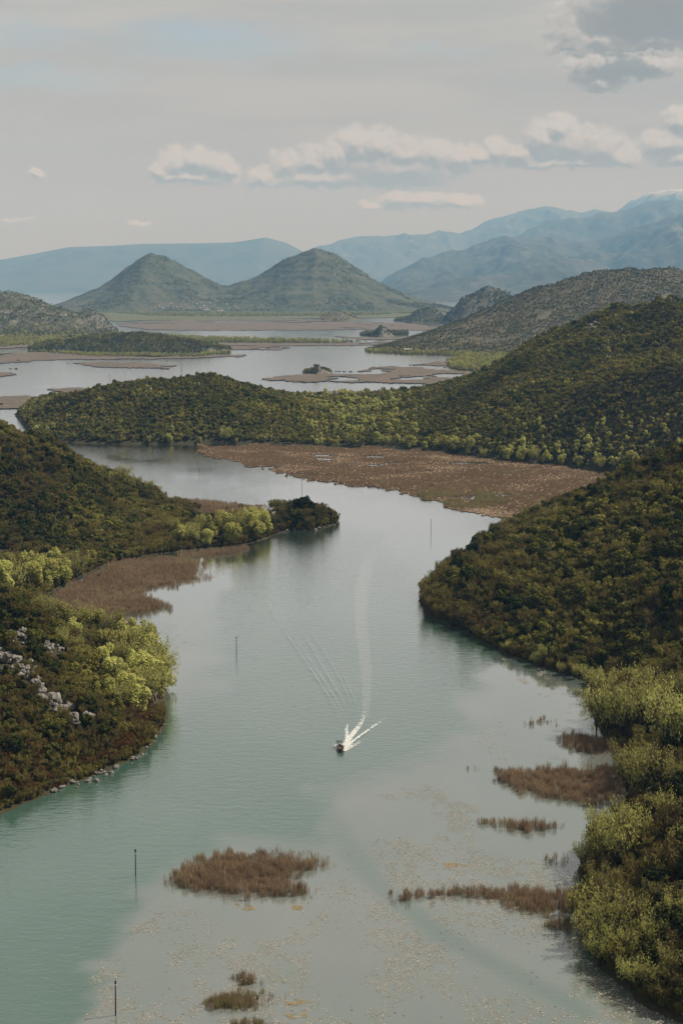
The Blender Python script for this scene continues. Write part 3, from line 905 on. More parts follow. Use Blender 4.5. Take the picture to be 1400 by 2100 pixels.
# lighter versions for the far hillsides
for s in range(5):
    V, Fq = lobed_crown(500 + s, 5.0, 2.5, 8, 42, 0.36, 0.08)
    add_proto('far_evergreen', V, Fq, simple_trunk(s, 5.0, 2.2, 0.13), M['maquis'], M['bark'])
for s in range(3):
    V, Fq = lobed_crown(520 + s, 4.5, 2.1, 7, 34, 0.30, 0.05)
    add_proto('far_budding', V, Fq, simple_trunk(s, 4.5, 2.0, 0.11), M['budding'], M['twig'])
for s in range(3):
    V, Fq = lobed_crown(540 + s, 8.0, 3.3, 9, 50, 0.42, 0.05, 1.1)
    add_proto('far_willow', V, Fq, simple_trunk(s, 8.0, 3.0, 0.2), M['willow'], M['bark'])
V, Fq = lobed_crown(560, 3.2, 1.8, 6, 30, 0.26, 0.03)
add_proto('far_rusty', V, Fq, simple_trunk(3, 3.2, 1.5, 0.1), M['rusty'], M['twig'])

def reed_tuft(seed, n, rad, h, wid, mat):
    rg = np.random.default_rng(seed)
    a = rg.uniform(0, 2 * math.pi, n); r = rad * np.sqrt(rg.uniform(0, 1, n))
    B = np.stack([r * np.cos(a), r * np.sin(a), np.full(n, -0.3)], 1)
    T = B + np.stack([rg.normal(size=n) * 0.16, rg.normal(size=n) * 0.16, h * rg.uniform(0.55, 1.0, n) + 0.3], 1)
    ang = rg.uniform(0, math.pi, n)
    s = np.stack([np.cos(ang), np.sin(ang), np.zeros(n)], 1) * wid * rg.uniform(0.6, 1.4, (n, 1))
    mid = B * 0.35 + T * 0.65
    V = np.stack([B - s * 0.6, B + s * 0.6, mid + s, T + s * 0.2, T - s * 0.2, mid - s], 1).reshape(-1, 3)
    Fq = np.arange(6 * n).reshape(n, 6)
    me = mesh_np('reed_tuft', V, Fq, mat)
    p = Proto(); p.joined = me
    return p
LIB['reed'] = [reed_tuft(600 + s, 46, 0.9, 2.7, 0.035, M['reed']) for s in range(4)]
LIB['reedgreen'] = [reed_tuft(620 + s, 50, 0.9, 2.0, 0.04, M['reedgreen']) for s in range(3)]
LIB['midreed'] = [reed_tuft(640 + s, 60, 1.9, 2.4, 0.10, M['marshreed']) for s in range(3)]
LIB['thinreed'] = [reed_tuft(660 + s, 9, 0.8, 1.9, 0.035, M['reed']) for s in range(3)]

# ------------------------------------------------------------------ masses by geometry nodes
_COLLS = {}
def proto_collection(kinds):
    key = '+'.join(kinds)
    if key in _COLLS:
        return _COLLS[key]
    c = bpy.data.collections.new('plants_' + key)
    offs, k = {}, 0
    for kd in kinds:
        offs[kd] = (k, len(LIB[kd]))
        for p in LIB[kd]:
            o = bpy.data.objects.new('plant_%03d' % k if False else 'p%03d_%s' % (k, kd), p.joined)
            c.objects.link(o)
            k += 1
    _COLLS[key] = (c, offs)
    return _COLLS[key]

def mass(name, label, pts, kinds_per_pt, scl, rg, kinds, tilt=0.08):
    """one object that holds a mass of plants: points with kind, turn and size, instanced"""
    if len(pts) == 0:
        return
    c, offs = proto_collection(kinds)
    n = len(pts)
    idx = np.zeros(n, np.int32)
    for kd in kinds:
        o, k = offs[kd]
        sel = kinds_per_pt == kd
        idx[sel] = o + rg.integers(0, k, sel.sum())
    me = bpy.data.meshes.new(name)
    me.vertices.add(n)
    me.vertices.foreach_set('co', np.asarray(pts, np.float32).ravel())
    a = me.attributes.new('idx', 'INT', 'POINT'); a.data.foreach_set('value', idx)
    rot = np.stack([rg.normal(size=n) * tilt, rg.normal(size=n) * tilt, rg.uniform(0, 6.283, n)], 1).astype(np.float32)
    a = me.attributes.new('rot', 'FLOAT_VECTOR', 'POINT'); a.data.foreach_set('vector', rot.ravel())
    s3 = np.asarray(scl, np.float32)
    if s3.ndim == 1:
        s3 = np.stack([s3, s3, s3], 1)
    a = me.attributes.new('scl', 'FLOAT_VECTOR', 'POINT'); a.data.foreach_set('vector', np.ascontiguousarray(s3).ravel())
    o = obj(name, me)
    tag(o, label, None, None, 'stuff')
    ng = bpy.data.node_groups.get('mass_' + '+'.join(kinds))
    if ng is None:
        ng = bpy.data.node_groups.new('mass_' + '+'.join(kinds), 'GeometryNodeTree')
        ng.interface.new_socket('Geometry', in_out='INPUT', socket_type='NodeSocketGeometry')
        ng.interface.new_socket('Geometry', in_out='OUTPUT', socket_type='NodeSocketGeometry')
        gi_, go_ = ng.nodes.new('NodeGroupInput'), ng.nodes.new('NodeGroupOutput')
        ci = ng.nodes.new('GeometryNodeCollectionInfo')
        ci.inputs[0].default_value = c
        ci.inputs[1].default_value = True
        ci.inputs[2].default_value = True
        ip = ng.nodes.new('GeometryNodeInstanceOnPoints')
        ip.inputs['Pick Instance'].default_value = True
        def attr(nm, ty):
            nd = ng.nodes.new('GeometryNodeInputNamedAttribute'); nd.data_type = ty
            nd.inputs[0].default_value = nm
            return nd.outputs[0]
        ng.links.new(gi_.outputs[0], ip.inputs['Points'])
        ng.links.new(ci.outputs[0], ip.inputs['Instance'])
        ng.links.new(attr('idx', 'INT'), ip.inputs['Instance Index'])
        e2r = ng.nodes.new('FunctionNodeEulerToRotation')
        ng.links.new(attr('rot', 'FLOAT_VECTOR'), e2r.inputs[0])
        ng.links.new(e2r.outputs[0], ip.inputs['Rotation'])
        ng.links.new(attr('scl', 'FLOAT_VECTOR'), ip.inputs['Scale'])
        ng.links.new(ip.outputs[0], go_.inputs[0])
    md = o.modifiers.new('mass', 'NODES')
    md.node_group = ng
    return o

# ------------------------------------------------------------------ single trees: trunk and crown under an Empty
NAMES = {'evergreen': 'evergreen_tree', 'budding': 'deciduous_tree', 'willow': 'willow_tree', 'roundwillow': 'willow_tree', 'rusty': 'rusty_shrub'}
_cnt = [0]
def single(kind, p, s, rz, label, cat, group, variant=None, squash=1.0):
    lib = LIB[kind]
    pr = lib[_cnt[0] % len(lib) if variant is None else variant % len(lib)]
    _cnt[0] += 1
    e = empty(NAMES[kind], tuple(float(v) for v in p), rz, (s, s, s * squash))
    tag(e, label, cat, group)
    obj('trunk', pr.trunk, e)
    obj('crown', pr.crown, e)
    return e

def scatter(L, spacing, rg, margin=1.0, px=(-420, 1860)):
    x0, x1, y0, y1 = L.bbox
    X, Y = np.meshgrid(np.arange(x0, x1, spacing), np.arange(y0, y1, spacing))
    X = X + rg.uniform(-0.48, 0.48, X.shape) * spacing
    Y = Y + rg.uniform(-0.48, 0.48, Y.shape) * spacing
    X, Y = X.ravel(), Y.ravel()
    ok = (Y > 230)
    X, Y = X[ok], Y[ok]
    a = 700 + F_PX * X / Y
    ok = (a > px[0]) & (a < px[1])
    X, Y = X[ok], Y[ok]
    ok = inside(L.poly, X, Y)
    X, Y = X[ok], Y[ok]
    d = poly_dist(L.poly, X, Y)
    ok = d > margin
    X, Y, d = X[ok], Y[ok], d[ok]
    Z = L.height(X, Y)
    Pw = np.stack([X, Y, Z], 1)
    _, py, _ = project(Pw)
    ok = (py < 2420) & (Z > 0.05)
    Pw, d = Pw[ok], d[ok]
    vis = visible(Pw)
    return Pw[vis], d[vis]

def snap(L, px, py):
    """where the ray through a photo pixel meets the land (or the water level)"""
    d = px_dir(px, py)
    hit = TERRAIN.ray_cast(CAMV, d.normalized())
    g = unproj(px, py)
    if hit[0] is not None and hit[0].z > 0 and hit[3] < np.linalg.norm(g - np.array(CAMV)) + 1:
        return np.array(hit[0])
    return g

rg = np.random.default_rng(21)
# clearings where rock shows (photo polygons), kept free of trees
ROCK_ZONES = [
    [(-20, 1342), (40, 1358), (76, 1392), (105, 1430), (148, 1460), (186, 1480), (184, 1494), (138, 1486), (98, 1458), (64, 1422), (24, 1390), (-20, 1374)],
    [(10, 1295), (60, 1290), (75, 1330), (40, 1335), (12, 1315)], [(90, 1315), (135, 1330), (140, 1360), (105, 1360), (85, 1340)],
    [(532, 1038), (572, 1045), (572, 1070), (545, 1068)], [(395, 1012), (548, 1036), (545, 1058), (470, 1064), (400, 1060)], [(1100, 640), (1130, 640), (1120, 655), (1100, 655)],
    [(1358, 600), (1374, 598), (1366, 622), (1354, 618)], [(1200, 660), (1235, 655), (1225, 680), (1200, 680)],
]
WILLOW_ZONES = [  # where the light green trees crowd out the scrub
    [(60, 1235), (200, 1250), (340, 1330), (350, 1470), (260, 1440), (250, 1370), (180, 1320), (90, 1275)],
    [(-20, 1130), (140, 1140), (200, 1170), (90, 1240), (-20, 1230)],
    [(350, 1070), (560, 1035), (560, 1110), (360, 1130)],
    [(1180, 1420), (1420, 1430), (1420, 1580), (1330, 1680), (1180, 1800), (1170, 2000), (1300, 2100), (1290, 1900), (1250, 1700), (1200, 1540)],
]
def in_zones(zones, px, py):
    r = np.zeros(px.shape, bool)
    for z in zones:
        r |= inside(z, px, py)
    return r

def near_woods(L, spacing, seed, budding_amt, label_mass, name_mass, where):
    g = np.random.default_rng(seed)
    Pw, d = scatter(L, spacing, g, -0.5)
    px, py, dep = project(Pw)
    n1 = fbm(Pw[:, 0] / 26, Pw[:, 1] / 40, seed + 1, 4)
    n2 = fbm(Pw[:, 0] / 14, Pw[:, 1] / 14, seed + 2, 3)
    u = g.uniform(size=len(Pw))
    kind = np.where(u < budding_amt + (n1 - 0.5) * 1.3, 'budding', 'evergreen').astype(object)
    low = (Pw[:, 2] < 5) & (u > 0.35) & (n2 > 0.45)
    kind[low] = 'budding'
    if L is LEFT:
        rust = (py > 1380) & (d < 18) & (g.uniform(size=len(Pw)) < 0.5)
        kind[rust] = 'rusty'
    kind[g.uniform(size=len(Pw)) < 0.035] = 'rusty'
    sc_ = 0.55 + 0.5 * g.uniform(size=len(Pw)) + 0.6 * g.uniform(size=len(Pw)) ** 5 + (n2 - 0.5) * 0.6
    sc_[kind == 'evergreen'] *= 1.05
    if L is RIGHT:
        sc_ *= 1.22
    if L is LEFT:
        sc_ *= np.where(py > 1200, 0.82, 0.92)
    rk = in_zones(ROCK_ZONES, px, py) & (g.uniform(size=len(Pw)) < 0.95)
    wz = in_zones(WILLOW_ZONES, px, py)
    keep = ~rk & (~wz | (g.uniform(size=len(Pw)) < 0.30))
    Pw, kind, sc_, px, py, dep = Pw[keep], kind[keep], sc_[keep], px[keep], py[keep], dep[keep]
    # tie back isolated yellow-green trees
    return dict(P=Pw, kind=kind, s=sc_, px=px, py=py, dep=dep, where=where, name=name_mass, label=label_mass)

SETS = [
    near_woods(LEFT, 2.5, 31, 0.46, 'dense mixed scrub and low trees covering the near left hillside', 'woodland_left_hillside', 'left'),
    near_woods(RIGHT, 3.7, 41, 0.40, 'dense evergreen woodland covering the steep near right hillside', 'woodland_right_hillside', 'right'),
]
def undergrowth(L, spacing, seed, name, label, pymin):
    g = np.random.default_rng(seed)
    Pw, d = scatter(L, spacing, g, 0.0, (-200, 1640))
    px, py, dep = project(Pw)
    keep = (py > pymin) & ~in_zones(ROCK_ZONES, px, py)
    Pw = Pw[keep]; n = len(Pw)
    kd = np.where(g.uniform(size=n) < 0.5, 'budding', 'evergreen').astype(object)
    kd[g.uniform(size=n) < 0.14] = 'rusty'
    mass(name, label, Pw, kd, 0.26 + 0.26 * g.uniform(size=n), g, ['evergreen', 'budding', 'rusty'])
    print('UNDER', n)
    # bushes right down to the water line
    W3_, d_ = scatter(L, 1.15, g, 0.0, (-100, 1500))
    px_, py_, _ = project(W3_)
    k_ = (d_ < 2.6) & (py_ > 1050) & ~in_zones(ROCK_ZONES, px_, py_)
    W3_ = W3_[k_]; n = len(W3_)
    kd = np.where(g.uniform(size=n) < 0.6, 'budding', 'evergreen').astype(object)
    kd[g.uniform(size=n) < 0.3] = 'rusty'
    mass(name.replace('undergrowth', 'waterside_bushes'), label.replace('low undergrowth between the trees', 'low bushes along the water line'), W3_, kd, 0.28 + 0.3 * g.uniform(size=n), g, ['evergreen', 'budding', 'rusty'])
undergrowth(LEFT, 1.9, 91, 'undergrowth_left_bank', 'low undergrowth between the trees of the near left hillside', 1180)
undergrowth(RIGHT, 2.3, 92, 'undergrowth_right_bank', 'low undergrowth between the trees of the near right bank', 1150)
LAB = {
    ('evergreen', 'left'): 'dark evergreen tree in the scrub of the near left hillside',
    ('evergreen', 'right'): 'dark evergreen tree on the steep near right hillside',
    ('budding', 'left'): 'olive brown leafing tree in the scrub of the near left hillside',
    ('budding', 'right'): 'olive brown leafing tree on the steep near right hillside',
    ('rusty', 'left'): 'rusty brown low shrub on the near left hillside',
    ('rusty', 'right'): 'rusty brown low shrub on the near right hillside',
}
for kd, cap in (('evergreen', 300), ('budding', 300), ('rusty', 300)):
    cand = []
    for si, S in enumerate(SETS):
        on = (S['px'] > 8) & (S['px'] < 1392) & (S['py'] < 2080)
        for i in np.nonzero((S['kind'] == kd) & on)[0]:
            cand.append((S['s'][i] / S['dep'][i], si, i))
    cand.sort(reverse=True)
    for _, si, i in cand[:cap]:
        S = SETS[si]
        S.setdefault('taken', set()).add(int(i))
        w_ = S['where']
        single(kd, S['P'][i], float(S['s'][i]), float(rg.uniform(0, 6.28)), LAB[(kd, w_)], 'shrub' if kd == 'rusty' else 'tree', {'evergreen': 'evergreen trees', 'budding': 'leafing trees', 'rusty': 'rusty shrubs'}[kd] + ' on the near ' + w_ + ' hillside')
for S in SETS:
    rest = np.ones(len(S['P']), bool)
    rest[list(S.get('taken', []))] = False
    mass(S['name'], S['label'], S['P'][rest], S['kind'][rest], S['s'][rest], rg, ['evergreen', 'budding', 'rusty'])

# middle hill: too far to tell trees apart
def far_woods(L, name, label, spacing, seed, probs, size, noise_scale=60.0, bare=None, margin=3.0):
    g = np.random.default_rng(seed)
    Pw, d = scatter(L, spacing, g, margin)
    px, py, dep = project(Pw)
    n1 = fbm(Pw[:, 0] / noise_scale, Pw[:, 1] / noise_scale, seed, 4)
    n2 = fbm(Pw[:, 0] / (noise_scale * 2.2), Pw[:, 1] / (noise_scale * 2.2), seed + 5, 4)
    u = g.uniform(size=len(Pw)) + (n1 - 0.5) * 1.1
    kind = np.where(u < probs[0], 'far_evergreen', 'far_budding').astype(object)
    kind[(g.uniform(size=len(Pw)) < probs[1]) & (n2 > 0.42)] = 'far_willow'
    kind[g.uniform(size=len(Pw)) < probs[2]] = 'far_rusty'
    s = size * (0.55 + 0.55 * g.uniform(size=len(Pw)) + 0.55 * g.uniform(size=len(Pw)) ** 6 + (n2 - 0.5) * 0.5)
    s[kind == 'far_willow'] *= 0.62
    keep = ~in_zones(ROCK_ZONES, px, py)
    if bare is not None:
        keep &= ~((n1 > bare[0]) & (g.uniform(size=len(Pw)) < bare[1]))
    if L is MID:   # low isthmus: yellower trees and open brown flats behind
        isth = np.clip(1 - np.abs(px - 740) / 130, 0, 1) * (py < 892) * np.clip((n1 - 0.35) / 0.25, 0, 1)
        kind[g.uniform(size=len(Pw)) < 0.5 * isth] = 'far_willow'
        keep &= ~((px > 540) & (px < 900) & (py < 838) & (Pw[:, 2] < 9) & (g.uniform(size=len(Pw)) < 0.93))
        foot = (d < 14) & (px > 640) & (py > 890) & (g.uniform(size=len(Pw)) < 0.35)
        kind[foot] = 'far_willow'
        c2 = (px > 1050) & (py > 860) & (g.uniform(size=len(Pw)) < 0.16) & (n1 > 0.48)
        kind[c2] = 'far_willow'
    mass(name, label, Pw[keep], kind[keep], s[keep], g, ['far_evergreen', 'far_budding', 'far_willow', 'far_rusty'])
    return keep.sum()

cnts = {}
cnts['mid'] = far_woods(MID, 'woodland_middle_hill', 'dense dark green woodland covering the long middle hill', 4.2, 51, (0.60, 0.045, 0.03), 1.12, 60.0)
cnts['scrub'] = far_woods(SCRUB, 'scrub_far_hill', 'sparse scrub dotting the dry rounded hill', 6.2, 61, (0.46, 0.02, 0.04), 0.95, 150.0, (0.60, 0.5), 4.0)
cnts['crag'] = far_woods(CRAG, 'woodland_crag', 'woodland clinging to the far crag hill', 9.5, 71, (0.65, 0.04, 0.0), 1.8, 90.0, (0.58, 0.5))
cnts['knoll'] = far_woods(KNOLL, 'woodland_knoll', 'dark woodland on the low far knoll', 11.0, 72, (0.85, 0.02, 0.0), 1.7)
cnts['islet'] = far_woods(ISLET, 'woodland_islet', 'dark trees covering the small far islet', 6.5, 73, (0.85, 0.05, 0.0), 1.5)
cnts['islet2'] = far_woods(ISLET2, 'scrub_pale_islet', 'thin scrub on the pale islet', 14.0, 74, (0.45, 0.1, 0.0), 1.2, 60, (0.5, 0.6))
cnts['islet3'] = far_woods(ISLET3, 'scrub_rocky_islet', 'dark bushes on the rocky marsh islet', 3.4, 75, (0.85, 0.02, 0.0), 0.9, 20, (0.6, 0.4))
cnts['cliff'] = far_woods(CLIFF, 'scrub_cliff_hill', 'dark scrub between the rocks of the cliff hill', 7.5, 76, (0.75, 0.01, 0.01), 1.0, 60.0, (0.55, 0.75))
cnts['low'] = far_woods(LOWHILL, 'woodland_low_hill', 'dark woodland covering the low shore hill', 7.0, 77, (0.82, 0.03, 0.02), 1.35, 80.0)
def cone_scrub():
    g = np.random.default_rng(99)
    n = 26000
    X = g.uniform(-1900, 900, n); Y = g.uniform(7900, 9100, n)
    k = fbm(X / 160, Y / 260, 4, 4) + 0.5 * (fbm(X / 40, Y / 50, 6, 3) - 0.5)
    ok = g.uniform(size=n) < np.clip((k - 0.47) / 0.15, 0.02, 1)
    X, Y = X[ok], Y[ok]
    P_ = []
    for x, y in zip(X, Y):
        h_ = TERRAIN.ray_cast(Vector((x, y, 900)), Vector((0, 0, -1)))
        if h_[0] is not None and h_[0].z > 8:
            P_.append(tuple(h_[0]))
    P_ = np.array(P_)
    kd = np.where(g.uniform(size=len(P_)) < 0.7, 'far_evergreen', 'far_budding').astype(object)
    mass('scrub_twin_hills', 'patchy scrub on the slopes of the twin hills', P_, kd, 0.7 + 0.8 * g.uniform(size=len(P_)), g, ['far_evergreen', 'far_budding', 'far_willow', 'far_rusty'])
    cnts['twin'] = len(P_)
cone_scrub()
print('COUNTS', cnts, [len(S['P']) for S in SETS])

# ------------------------------------------------------------------ willows one by one: (base px, base py, height px)
WLS = {
    'left bank': ('light green willow in the waterside row below the left rocks', 'willows along the near left bank',
        [(130, 1292, 62), (165, 1300, 66), (200, 1310, 70), (232, 1320, 72), (262, 1334, 76), (288, 1352, 80), (306, 1378, 86), (322, 1404, 92), (300, 1420, 96), (318, 1446, 84), (282, 1400, 80), (250, 1372, 70), (220, 1345, 62), (330, 1425, 86), (268, 1440, 74), (105, 1275, 56), (290, 1464, 70), (84, 1262, 46), (240, 1352, 66), (180, 1332, 54), (212, 1372, 58)]),
    'left slope': ('yellow green willow on the slope behind the waterside row', 'willows on the slope behind the left waterside row',
        [(236, 1402, 62), (306, 1440, 76), (272, 1424, 70), (254, 1452, 56), (150, 1312, 52), (318, 1384, 82), (334, 1414, 76), (190, 1302, 58), (296, 1334, 66), (160, 1345, 44), (228, 1432, 50), (130, 1325, 40)]),
    'left bay': ('pale green willow behind the reed bay on the left', 'willows behind the left reed bay',
        [(8, 1212, 70), (36, 1216, 72), (66, 1210, 72), (98, 1204, 66), (130, 1198, 62), (158, 1192, 54), (20, 1184, 56), (58, 1178, 56), (108, 1168, 48), (148, 1172, 46), (186, 1164, 42), (-14, 1202, 66), (84, 1190, 60)]),
    'spit': ('bright green round willow crowded on the low spit', 'willows on the spit',
        [(372, 1112, 42), (398, 1116, 46), (425, 1120, 40), (438, 1106, 56), (465, 1102, 62), (495, 1106, 66), (518, 1108, 66), (540, 1098, 58), (478, 1114, 48), (356, 1096, 38), (526, 1086, 50), (455, 1088, 44), (508, 1090, 56), (420, 1090, 40)]),
    'ridge foot': ('feathery pale willow at the foot of the left ridge', 'willows at the foot of the left ridge',
        [(252, 1002, 52), (282, 1006, 34), (306, 1012, 28), (238, 998, 34), (324, 1016, 22), (268, 1008, 30)]),
    'right cove': ('small green willow at the dark cove below the right hill', 'willows at the right cove',
        [(1044, 1336, 26), (1102, 1366, 34), (1120, 1362, 40), (1210, 1420, 60), (1234, 1440, 70), (1180, 1392, 36), (1150, 1384, 28)]),
    'right bank': ('tall yellow green willow standing in the shallows of the right bank', 'willows along the near right bank',
        [(1222, 1500, 92), (1246, 1508, 112), (1272, 1512, 116), (1300, 1506, 112), (1330, 1490, 100), (1362, 1546, 132), (1392, 1540, 126), (1312, 1636, 112), (1284, 1624, 108), (1342, 1622, 104), (1244, 1756, 102), (1262, 1778, 122), (1222, 1768, 74),
         (1290, 1742, 110), (1190, 1772, 50), (1232, 1850, 80), (1262, 1880, 84), (1212, 1904, 100), (1240, 1920, 92), (1290, 1924, 104), (1204, 1946, 84), (1262, 1962, 84), (1300, 1984, 92), (1342, 1956, 96), (1226, 1982, 72), (1384, 1900, 76), (1372, 2006, 84), (1330, 2040, 84), (1290, 2030, 80),
         (1360, 1700, 80), (1398, 1640, 90), (1352, 1460, 84), (1386, 1450, 80), (1308, 1440, 84), (1276, 1444, 78), (1180, 1880, 60), (1250, 1470, 80), (1400, 1760, 70), (1340, 1860, 70)]),
    'far shore': ('small yellow green willow at the foot of the middle hill', 'willows along the foot of the middle hill',
        [(346, 908, 22), (463, 907, 32), (410, 908, 14), (485, 908, 12), (305, 909, 18), (720, 914, 28), (742, 914, 22), (690, 914, 14), (838, 919, 30), (906, 924, 32), (930, 926, 34), (870, 921, 18), (1068, 946, 36), (1092, 948, 34), (1040, 944, 28), (1120, 950, 30), (1150, 954, 26), (990, 940, 22), (960, 934, 16), (650, 913, 16), (1185, 958, 26), (1230, 964, 28)]),
}
ORD = ['nearest', 'second nearest', 'third nearest'] + [w_ + ' nearest' for w_ in 'fourth fifth sixth seventh eighth ninth tenth eleventh twelfth thirteenth fourteenth fifteenth sixteenth seventeenth eighteenth nineteenth twentieth twenty-first twenty-second'.split()]
def bank_part(a, b):
    if b > 1840: return 'lowest clump of the right bank'
    if b > 1690: return 'clump behind the moored rowing boat'
    if b > 1590: return 'clump beside the wide brown reed bed'
    return 'tall clump above the wide brown reed bed'
for key, (lab, grpn, lst) in WLS.items():
    place = [bank_part(a, b) if key == 'right bank' else '' for a, b, hp in lst]
    for i, (a, b, hp) in enumerate(lst):
        p = snap(None, a, b)
        dep = project(p)[2]
        hm = hp * dep / F_PX
        rw = key in ('spit', 'far shore', 'left bay') and i % 4 != 1 or (key in ('left bank', 'left slope') and i % 2 == 0)
        kd = 'roundwillow' if rw else 'willow'
        s = hm / (8.6 if rw else 11.2)
        rank = sum(1 for j, q in enumerate(lst) if place[j] == place[i] and (q[1], q[0]) > (b, a))
        lab_i = 'yellow green willow, ' + ORD[rank] + ' in the ' + place[i] if place[i] else lab + ', ' + ORD[rank] + ' of them'
        single(kd, p, float(s), float(rg.uniform(0, 6.28)), lab_i, 'tree', grpn, squash=1.0)
print('WILLOWS', sum(len(v[2]) for v in WLS.values()))

for i, (a, b, hp) in enumerate([(1260, 1490, 92), (1300, 1470, 90), (1290, 1600, 74), (1322, 1592, 82), (1230, 1742, 62), (1210, 1882, 72), (1242, 1892, 72), (1300, 1902, 74), (1322, 1962, 74), (1276, 1988, 64), (1352, 1822, 62), (1310, 1692, 54), (1340, 1692, 64), (1214, 1932, 64), (1372, 1602, 70), (1385, 1960, 60)]):
    p = snap(None, a, b)
    single('budding', p, float(hp * project(p)[2] / F_PX / 4.7), 1.1 * i, 'brown twiggy tree between the yellow green willows of the right bank', 'tree', 'brown trees between the right bank willows')

# ------------------------------------------------------------------ marsh mats and reed beds
def cut_mask(poly, px, py, warp, seed, channels=0.0, chs=(60.0, 9.0)):
    """inside a photo polygon whose edge is frayed and whose body is cut by open channels"""
    sx, sy = warp
    wx = px + (fbm(px / (sx * 1.6), py / (sy * 1.6), seed, 4) - 0.5) * 2 * sx
    wy = py + (fbm(px / (sx * 1.6), py / (sy * 1.6), seed + 3, 4) - 0.5) * 2 * sy
    wx = wx + (fbm(px / (sx * 0.22), py / (sy * 0.3), seed + 31, 3) - 0.5) * sx * 0.9
    wy = wy + (fbm(px / (sx * 0.22), py / (sy * 0.3), seed + 33, 3) - 0.5) * sy * 0.9
    ok = inside(poly, wx, wy)
    if channels:
        ok &= fbm(px / chs[0], py / chs[1], seed + 8, 5) > channels
    return ok

def mat_sheet(name, label, poly, mat, cell, warp, seed, hgt, channels=0.0, chs=(60.0, 9.0)):
    """low mat of dead reeds standing in the water: every cell that belongs to the bed, with an uneven top and closed sides"""
    P_ = np.array(poly, float)
    x0, y0 = P_.min(0) - np.array(warp) * 1.2; x1, y1 = P_.max(0) + np.array(warp) * 1.2
    xs = np.arange(x0, x1, cell[0]); ys = np.arange(y0, y1, cell[1])
    X, Y = np.meshgrid(xs, ys)
    keep = cut_mask(poly, X[:-1, :-1] + cell[0] / 2, Y[:-1, :-1] + cell[1] / 2, warp, seed, channels, chs)
    G3 = np.array([[unproj(a, b) for a in xs] for b in ys])
    top = G3.copy()
    top[..., 2] = hgt * (0.55 + 0.9 * fbm(G3[..., 0] / 7, G3[..., 1] / 7, seed + 20, 3))
    ny, nx = X.shape
    idx = np.arange(nx * ny).reshape(ny, nx)
    off = nx * ny
    V = np.concatenate([top.reshape(-1, 3), (G3 - np.array((0, 0, 0.3))).reshape(-1, 3)])
    F_ = [np.stack([idx[1:, :-1], idx[1:, 1:], idx[:-1, 1:], idx[:-1, :-1]], -1)[keep]]
    kp = np.pad(keep, 1)
    def side(cond, a, b):
        sel = keep & ~cond
        if sel.any():
            F_.append(np.stack([a[sel], b[sel], b[sel] + off, a[sel] + off], -1))
    side(kp[2:, 1:-1], idx[1:, :-1], idx[1:, 1:])
    side(kp[:-2, 1:-1], idx[:-1, :-1], idx[:-1, 1:])
    side(kp[1:-1, :-2], idx[:-1, :-1], idx[1:, :-1])
    side(kp[1:-1, 2:], idx[:-1, 1:], idx[1:, 1:])
    Fq = np.concatenate(F_)
    used = np.unique(Fq)
    rm = np.full(len(V), -1); rm[used] = np.arange(len(used))
    o = obj(name, mesh_np(name, V[used], rm[Fq], mat))
    tag(o, label, None, None, 'stuff')
    return o

def px_scatter(poly, spacing, warp, seed, channels=0.0, chs=(60.0, 9.0), soft=0.0):
    """points spread evenly over the water inside a photo polygon"""
    g = np.random.default_rng(seed)
    P_ = np.array(poly, float)
    lo, hi = P_.min(0) - np.array(warp), P_.max(0) + np.array(warp)
    cs = np.array([unproj(a, b) for a in (lo[0], hi[0]) for b in (lo[1], hi[1])])
    X, Y = np.meshgrid(np.arange(cs[:, 0].min(), cs[:, 0].max(), spacing), np.arange(cs[:, 1].min(), cs[:, 1].max(), spacing))
    X = (X + g.uniform(-.5, .5, X.shape) * spacing).ravel(); Y = (Y + g.uniform(-.5, .5, Y.shape) * spacing).ravel()
    W3 = np.stack([X, Y, np.zeros_like(X)], 1)
    px, py, _ = project(W3)
    ok = cut_mask(poly, px, py, warp, seed, channels, chs)
    if soft:
        dd = poly_dist([(a, b * 2.2) for a, b in poly], px, py * 2.2)
        k_ = fbm(W3[:, 0] / 2.6, W3[:, 1] / 3.5, seed + 60, 3)
        ok &= g.uniform(size=len(px)) < np.clip(dd / soft, 0.12, 1.0) * np.clip((k_ - 0.22) / 0.3, 0.15, 1.0)
    return W3[ok], g

